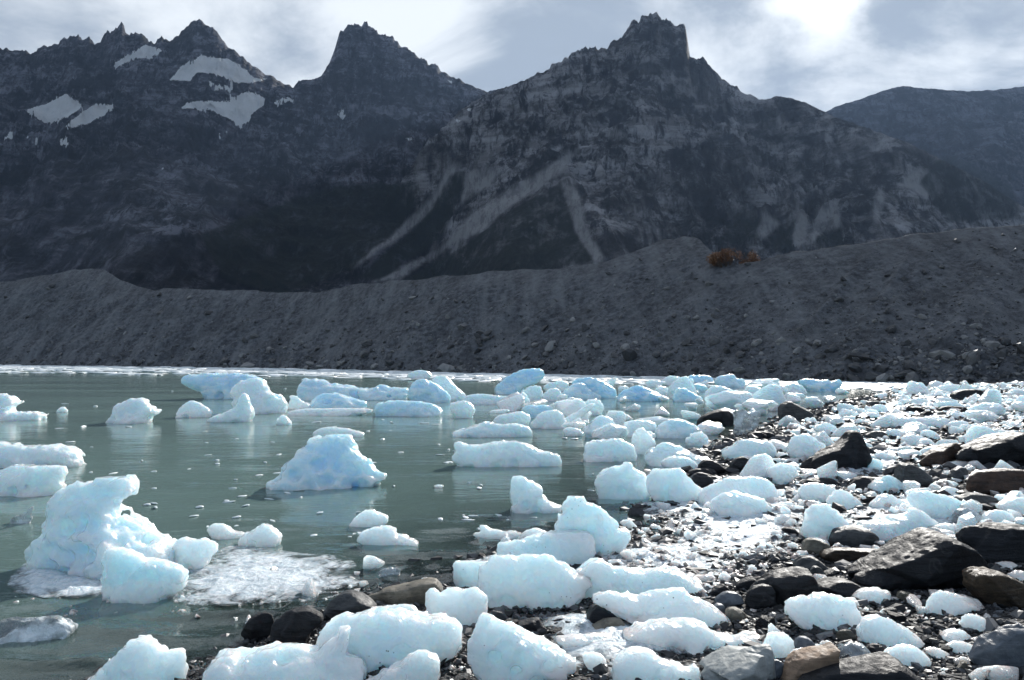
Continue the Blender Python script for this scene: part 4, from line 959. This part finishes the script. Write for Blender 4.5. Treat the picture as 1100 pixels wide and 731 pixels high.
slush([[(668, 545), (720, 520), (790, 510), (860, 525), (880, 560), (870, 590), (820, 605), (800, 615), (785, 640), (740, 630), (690, 625), (640, 618), (622, 602), (665, 582), (716, 578), (712, 562)],
       [(850, 600), (880, 572), (905, 556), (950, 545), (1060, 545), (1070, 575), (990, 592), (960, 604), (930, 588), (890, 590)],
       [(560, 668), (640, 660), (700, 668), (690, 690), (760, 690), (800, 700), (740, 722), (640, 735), (560, 735), (600, 700)]], .07, 'white crushed ice slush spread along the wet beach between blocks')
slush([[(200, 612), (235, 586), (270, 583), (330, 594), (378, 594), (392, 622), (365, 640), (300, 648), (220, 650), (180, 644), (160, 626)],
       [(4, 622), (38, 592), (62, 606), (110, 622), (170, 622), (150, 640), (60, 642), (12, 636)],
       [(480, 612), (520, 596), (560, 584), (600, 578), (560, 600), (520, 612)]], .045, 'white foaming slush washing round the blocks in shallow water', .012)
slush([[(820, 470), (900, 440), (960, 428), (1040, 415), (1060, 425), (1050, 470), (1000, 470), (960, 462), (880, 470), (830, 486)],
       [(870, 500), (930, 492), (1000, 488), (960, 520), (900, 540), (830, 550), (840, 520)]], .10, 'packed small ice rubble filling the far corner of the shore')
rub = []
for k in range(8):
    v, f = ice_p_raw[k]; rub.append((v, np.concatenate([f[:, [0, 1, 2]], f[:, [0, 2, 3]]])))
rp_, rs_ = [], []
for zone, cnt, a, b in ((Zs, 1700, 3, 15), (Zr, 1300, 3, 10), (Zf, 420, 3, 9), ([(560, 600), (700, 540), (840, 520), (860, 600), (760, 640), (640, 640)], 900, 4, 14), ([(300, 690), (480, 640), (640, 640), (640, 735), (300, 735)], 90, 2, 8), ([(180, 640), (205, 606), (235, 584), (330, 592), (385, 600), (388, 622), (350, 645), (260, 650)], 200, 2, 9), ([(4, 625), (40, 594), (110, 622), (170, 622), (140, 642), (40, 645)], 70, 2, 7)):
    zone = np.array(zone, float); lo, hi = zone.min(0), zone.max(0); q = rng.uniform(lo, hi, (cnt * 2, 2)); q = q[poly_sd(q, zone) > 0][:cnt]
    cl_ = fbm2(q[:, 0] * .03, q[:, 1] * .06, 3); q = q[cl_ > .40]
    x, Y = on_level(q[:, 0], q[:, 1], .15); w = (a + (b - a) * rng.uniform(0, 1, len(q)) ** 2.2) * Y / F_PX
    g = np.maximum(ground_z(x, Y), -.01); rp_.append(np.stack([x, Y, g - .1 * w], 1)); rs_.append(np.stack([w, w * rng.uniform(.7, 1.2, len(q)), w * rng.uniform(.6, 1, len(q))], 1))
o = scatter('ice_rubble', rub, np.concatenate(rp_), np.concatenate(rs_) * (1, 1, .7), .5, M_ICE, False); o.color = (.08, 0, 0, 1)
tag(o, 'crumbs of broken white ice filling the gaps between stones on the shore', 'ice rubble', None, 'stuff')
# thin floating brash along the far shore and crumbs on the lagoon
N = 2600
a = rng.uniform(0, 1, N); bpx = np.where(a < .62, rng.uniform(-150, 640, N), rng.uniform(560, 980, N))
yb = np.interp(bpx, base_c[:, 0], base_c[:, 1]); bpy_ = yb + np.where(rng.uniform(0, 1, N) < .75, rng.uniform(.6, 5.5, N), rng.uniform(1, 9, N))
bx, by = on_level(bpx, bpy_)
S = np.stack([rng.uniform(.25, 1.3, N), rng.uniform(.3, 1.5, N), rng.uniform(.03, .13, N)], 1) * (by / 80)[:, None]
N2 = 420; cp = rng.uniform(60, 680, N2); cy = 396 + (640 - 396) * rng.uniform(0, 1, N2) ** .6; cx_, cyy = on_level(cp, cy)
okk = (ground_z(cx_, cyy) < -.1) & (fbm2(cx_ * .5, cyy * 1.6, 3) > .5); cx_, cyy = cx_[okk], cyy[okk]
S2 = np.stack([rng.uniform(.012, .07, len(cx_)), rng.uniform(.01, .03, len(cx_)), rng.uniform(.004, .012, len(cx_))], 1) * (.6 + cyy / 14)[:, None]
o = scatter('brash_ice', [stone(1, 6, .6, .95, .06) for _ in range(6)], np.concatenate([np.stack([bx, by, bx * 0 + .01], 1), np.stack([cx_, cyy, cx_ * 0 + .006], 1)]), np.concatenate([S, S2]), .06,
            tint_material('brash', (.55, .62, .64), (.92, .94, .95), .4), True)
tag(o, 'thin band of broken brash ice along the far waterline', 'brash ice', None, 'stuff')
# ------------------------------------------------------------------ autumn shrub on the moraine crest
Bm, Cm, zm = moraine_cols(np.array([792.0])); Yb = float(Cm[0]) * 1.01
bxx = float(ray(788, HORIZON)[0] * Yb); bz = float(moraine_z(np.array([790.0]), np.array([Yb]))[1][0]) - .3
root = bpy.data.objects.new('shrub', None); COL.objects.link(root); root.location = (bxx, Yb, bz)
tag(root, 'rust orange autumn shrub on the crest of the moraine beside the knoll', 'shrub')
m, n, out = material('autumn_leaves'); t = n.attr('tint')
n.put(out.inputs[0], n.bsdf(Base_Color=n.mix(t, (.09, .045, .025), (.27, .135, .07)), Roughness=.7, Subsurface_Weight=.0)); M_LEAF = m
m, n, out = material('twig_bark'); n.put(out.inputs[0], n.bsdf(Base_Color=(.07, .05, .04), Roughness=.8)); M_TW = m
vs, fs, ti = [], [], []; sv, sf = [], []
for c in range(26):
    cx = -2.3 + 4.6 * rng.uniform(); hgt = (1.0 + 1.1 * rng.uniform()) * (1 - .35 * abs(cx / 2.3)); cyo = rng.uniform(-.8, .8); rad = rng.uniform(.35, .7)
    for _ in range(150):
        d = rng.normal(size=3); d /= np.linalg.norm(d); pnt = np.array([cx, cyo, hgt]) + d * rad * rng.uniform(.3, 1.05) * (1, 1, .9)
        if pnt[2] < .1: continue
        u = rng.normal(size=3); u /= np.linalg.norm(u); w_ = np.cross(u, rng.normal(size=3)); w_ /= np.linalg.norm(w_); s_ = rng.uniform(.05, .11)
        k = len(vs); vs += [pnt + u * s_, pnt + w_ * s_ * .6, pnt - u * s_, pnt - w_ * s_ * .6]; fs.append((k, k + 1, k + 2, k + 3)); ti += [rng.uniform()] * 4
    for _ in range(3):
        a = np.array([cx * .6 + rng.uniform(-.2, .2), cyo * .5, -.1]); b = np.array([cx + rng.uniform(-.3, .3), cyo + rng.uniform(-.3, .3), hgt + rad * rng.uniform(.2, 1.0)])
        k = len(sv)
        for end, r_ in ((a, .035), (b, .01)):
            for q in range(4): sv.append(end + np.array([math.cos(q * 1.5708) * r_, math.sin(q * 1.5708) * r_, 0]))
        sf += [(k + q, k + (q + 1) % 4, k + 4 + (q + 1) % 4, k + 4 + q) for q in range(4)]
mesh_obj('foliage', vs, fs, M_LEAF, False, root, {'tint': ti}); mesh_obj('stem', sv, sf, M_TW, True, root)
# ------------------------------------------------------------------ haze
m, n, out = material('air_haze'); pv = n.new('ShaderNodeVolumePrincipled')
pv.inputs['Color'].default_value = (.42, .63, 1.0, 1); pv.inputs['Density'].default_value = HAZE = 2.2e-5; pv.inputs['Anisotropy'].default_value = .35
n.l.new(pv.outputs[0], out.inputs['Volume'])
bx0, bx1, by0, by1, bz0, bz1 = -9600, 9600, -9600, 9600, -12, 1350
hv = [(x, y, z) for x in (bx0, bx1) for y in (by0, by1) for z in (bz0, bz1)]
hf = [(0, 1, 3, 2), (4, 6, 7, 5), (0, 4, 5, 1), (2, 3, 7, 6), (0, 2, 6, 4), (1, 5, 7, 3)]
tag(mesh_obj('haze', hv, hf, m, False), 'thin blue haze between the shore and the mountains', 'haze', None, 'stuff')
# ------------------------------------------------------------------ light and sky
SUN_AZ = math.atan((905 - 550) / F_PX); SUN_EL = math.radians(25.5)
sd = np.array([math.sin(SUN_AZ) * math.cos(SUN_EL), math.cos(SUN_AZ) * math.cos(SUN_EL), math.sin(SUN_EL)])
L = bpy.data.lights.new('sun', 'SUN'); L.energy = 4.2; L.angle = math.radians(.6); L.color = (1, .96, .90)
so = bpy.data.objects.new('sun', L); COL.objects.link(so)
from mathutils import Vector
so.rotation_euler = Vector(-sd).to_track_quat('-Z', 'Y').to_euler()
w = bpy.data.worlds.new('World'); SC.world = w; w.use_nodes = True
n = NT(w.node_tree); n.n.clear(); out = n.new('ShaderNodeOutputWorld'); bg = n.new('ShaderNodeBackground'); bg.inputs[1].default_value = .1
sky = n.new('ShaderNodeTexSky', sky_type='NISHITA', sun_disc=False); sky.sun_elevation = SUN_EL; sky.sun_rotation = SUN_AZ; sky.air_density = 1.0; sky.dust_density = .6
dr = n.vmath('NORMALIZE', n.new('ShaderNodeTexCoord').outputs['Generated'])
sp = n.new('ShaderNodeSeparateXYZ'); n.put(sp.inputs[0], dr)
den = n.math('ADD', n.math('MAXIMUM', sp.outputs[2], 0.0), .30)
cb = n.new('ShaderNodeCombineXYZ'); n.put(cb.inputs[0], n.math('DIVIDE', sp.outputs[0], den)); n.put(cb.inputs[1], n.math('DIVIDE', sp.outputs[1], den)); cb.inputs[2].default_value = 2.7
n1 = n.noise(n.scale(cb.outputs[0], (.8, 1.0, 1), (0, 0, .35)), 2.6, 10, .6, .3)
n2 = n.noise(n.scale(cb.outputs[0], (.7, 1.2, 1), (0, 0, .35)), .9, 7, .55, .3)
sdot = n.vmath('DOT_PRODUCT', dr, tuple(sd))
glow = n.math('POWER', n.math('MAXIMUM', sdot, 0.0), 420.0); core = n.math('POWER', n.math('MAXIMUM', sdot, 0.0), 1600.0)
def patch(px, py, deg):
    a_, b_ = ray(px, py); q = np.array([float(a_), 1.0, float(b_)]); q /= np.linalg.norm(q)
    return n.math('POWER', n.math('MAXIMUM', n.vmath('DOT_PRODUCT', dr, tuple(q)), 0.0), math.log(.5) / math.log(math.cos(math.radians(deg))))
pl = 0.0
for px_, py_, dg, am in ((1010, 62, 6, .09), (800, 55, 4.0, .11), (590, 30, 4.5, .10), (330, 45, 4.5, .09), (890, 0, 3.0, -.26), (740, 100, 3.0, -.06), (500, 85, 4, -.05), (420, 5, 3.5, -.12), (180, 20, 5, -.08)):
    pl = n.math('ADD', n.math('MULTIPLY', patch(px_, py_, dg), am), pl)
thick = n.ramp(n.math('ADD', n1, pl), .38, .64)
cl = n.mix(thick, (6.2, 6.6, 7.0), (2.6, 3.1, 3.8))
cl = n.mix(n.math('MULTIPLY', glow, n.ramp(n.math('ADD', n1, pl), .60, .36), clamp=True), cl, (12.5, 12.6, 12.4))
cl = n.mix(n.math('MULTIPLY', core, .9, clamp=True), cl, (30, 29, 27))
cov = n.math('MULTIPLY', n.ramp(n2, .20, .36), n.ramp(sp.outputs[1], -.25, .45, .30, 1.0))
skyc = n.mix(1.0, sky.outputs[0], (1.0, 1.0, 1.0), 'MULTIPLY')
n.put(bg.inputs[0], n.mix(cov, skyc, cl)); n.put(out.inputs[0], bg.outputs[0])
SC.view_settings.view_transform = 'Standard'; SC.view_settings.look = 'None'; SC.view_settings.exposure = 0.55; SC.view_settings.gamma = 1.0
SC.render.engine = 'CYCLES'
cy = SC.cycles
cy.use_denoising = True
try: cy.denoiser = 'OPENIMAGEDENOISE'; cy.denoising_input_passes = 'RGB_ALBEDO_NORMAL'
except Exception: pass
cy.use_adaptive_sampling = True; cy.adaptive_threshold = .025
cy.max_bounces = 8; cy.diffuse_bounces = 3; cy.glossy_bounces = 3; cy.transmission_bounces = 5; cy.transparent_max_bounces = 8; cy.volume_bounces = 0
cy.sample_clamp_indirect = 8; cy.caustics_reflective = False; cy.caustics_refractive = False
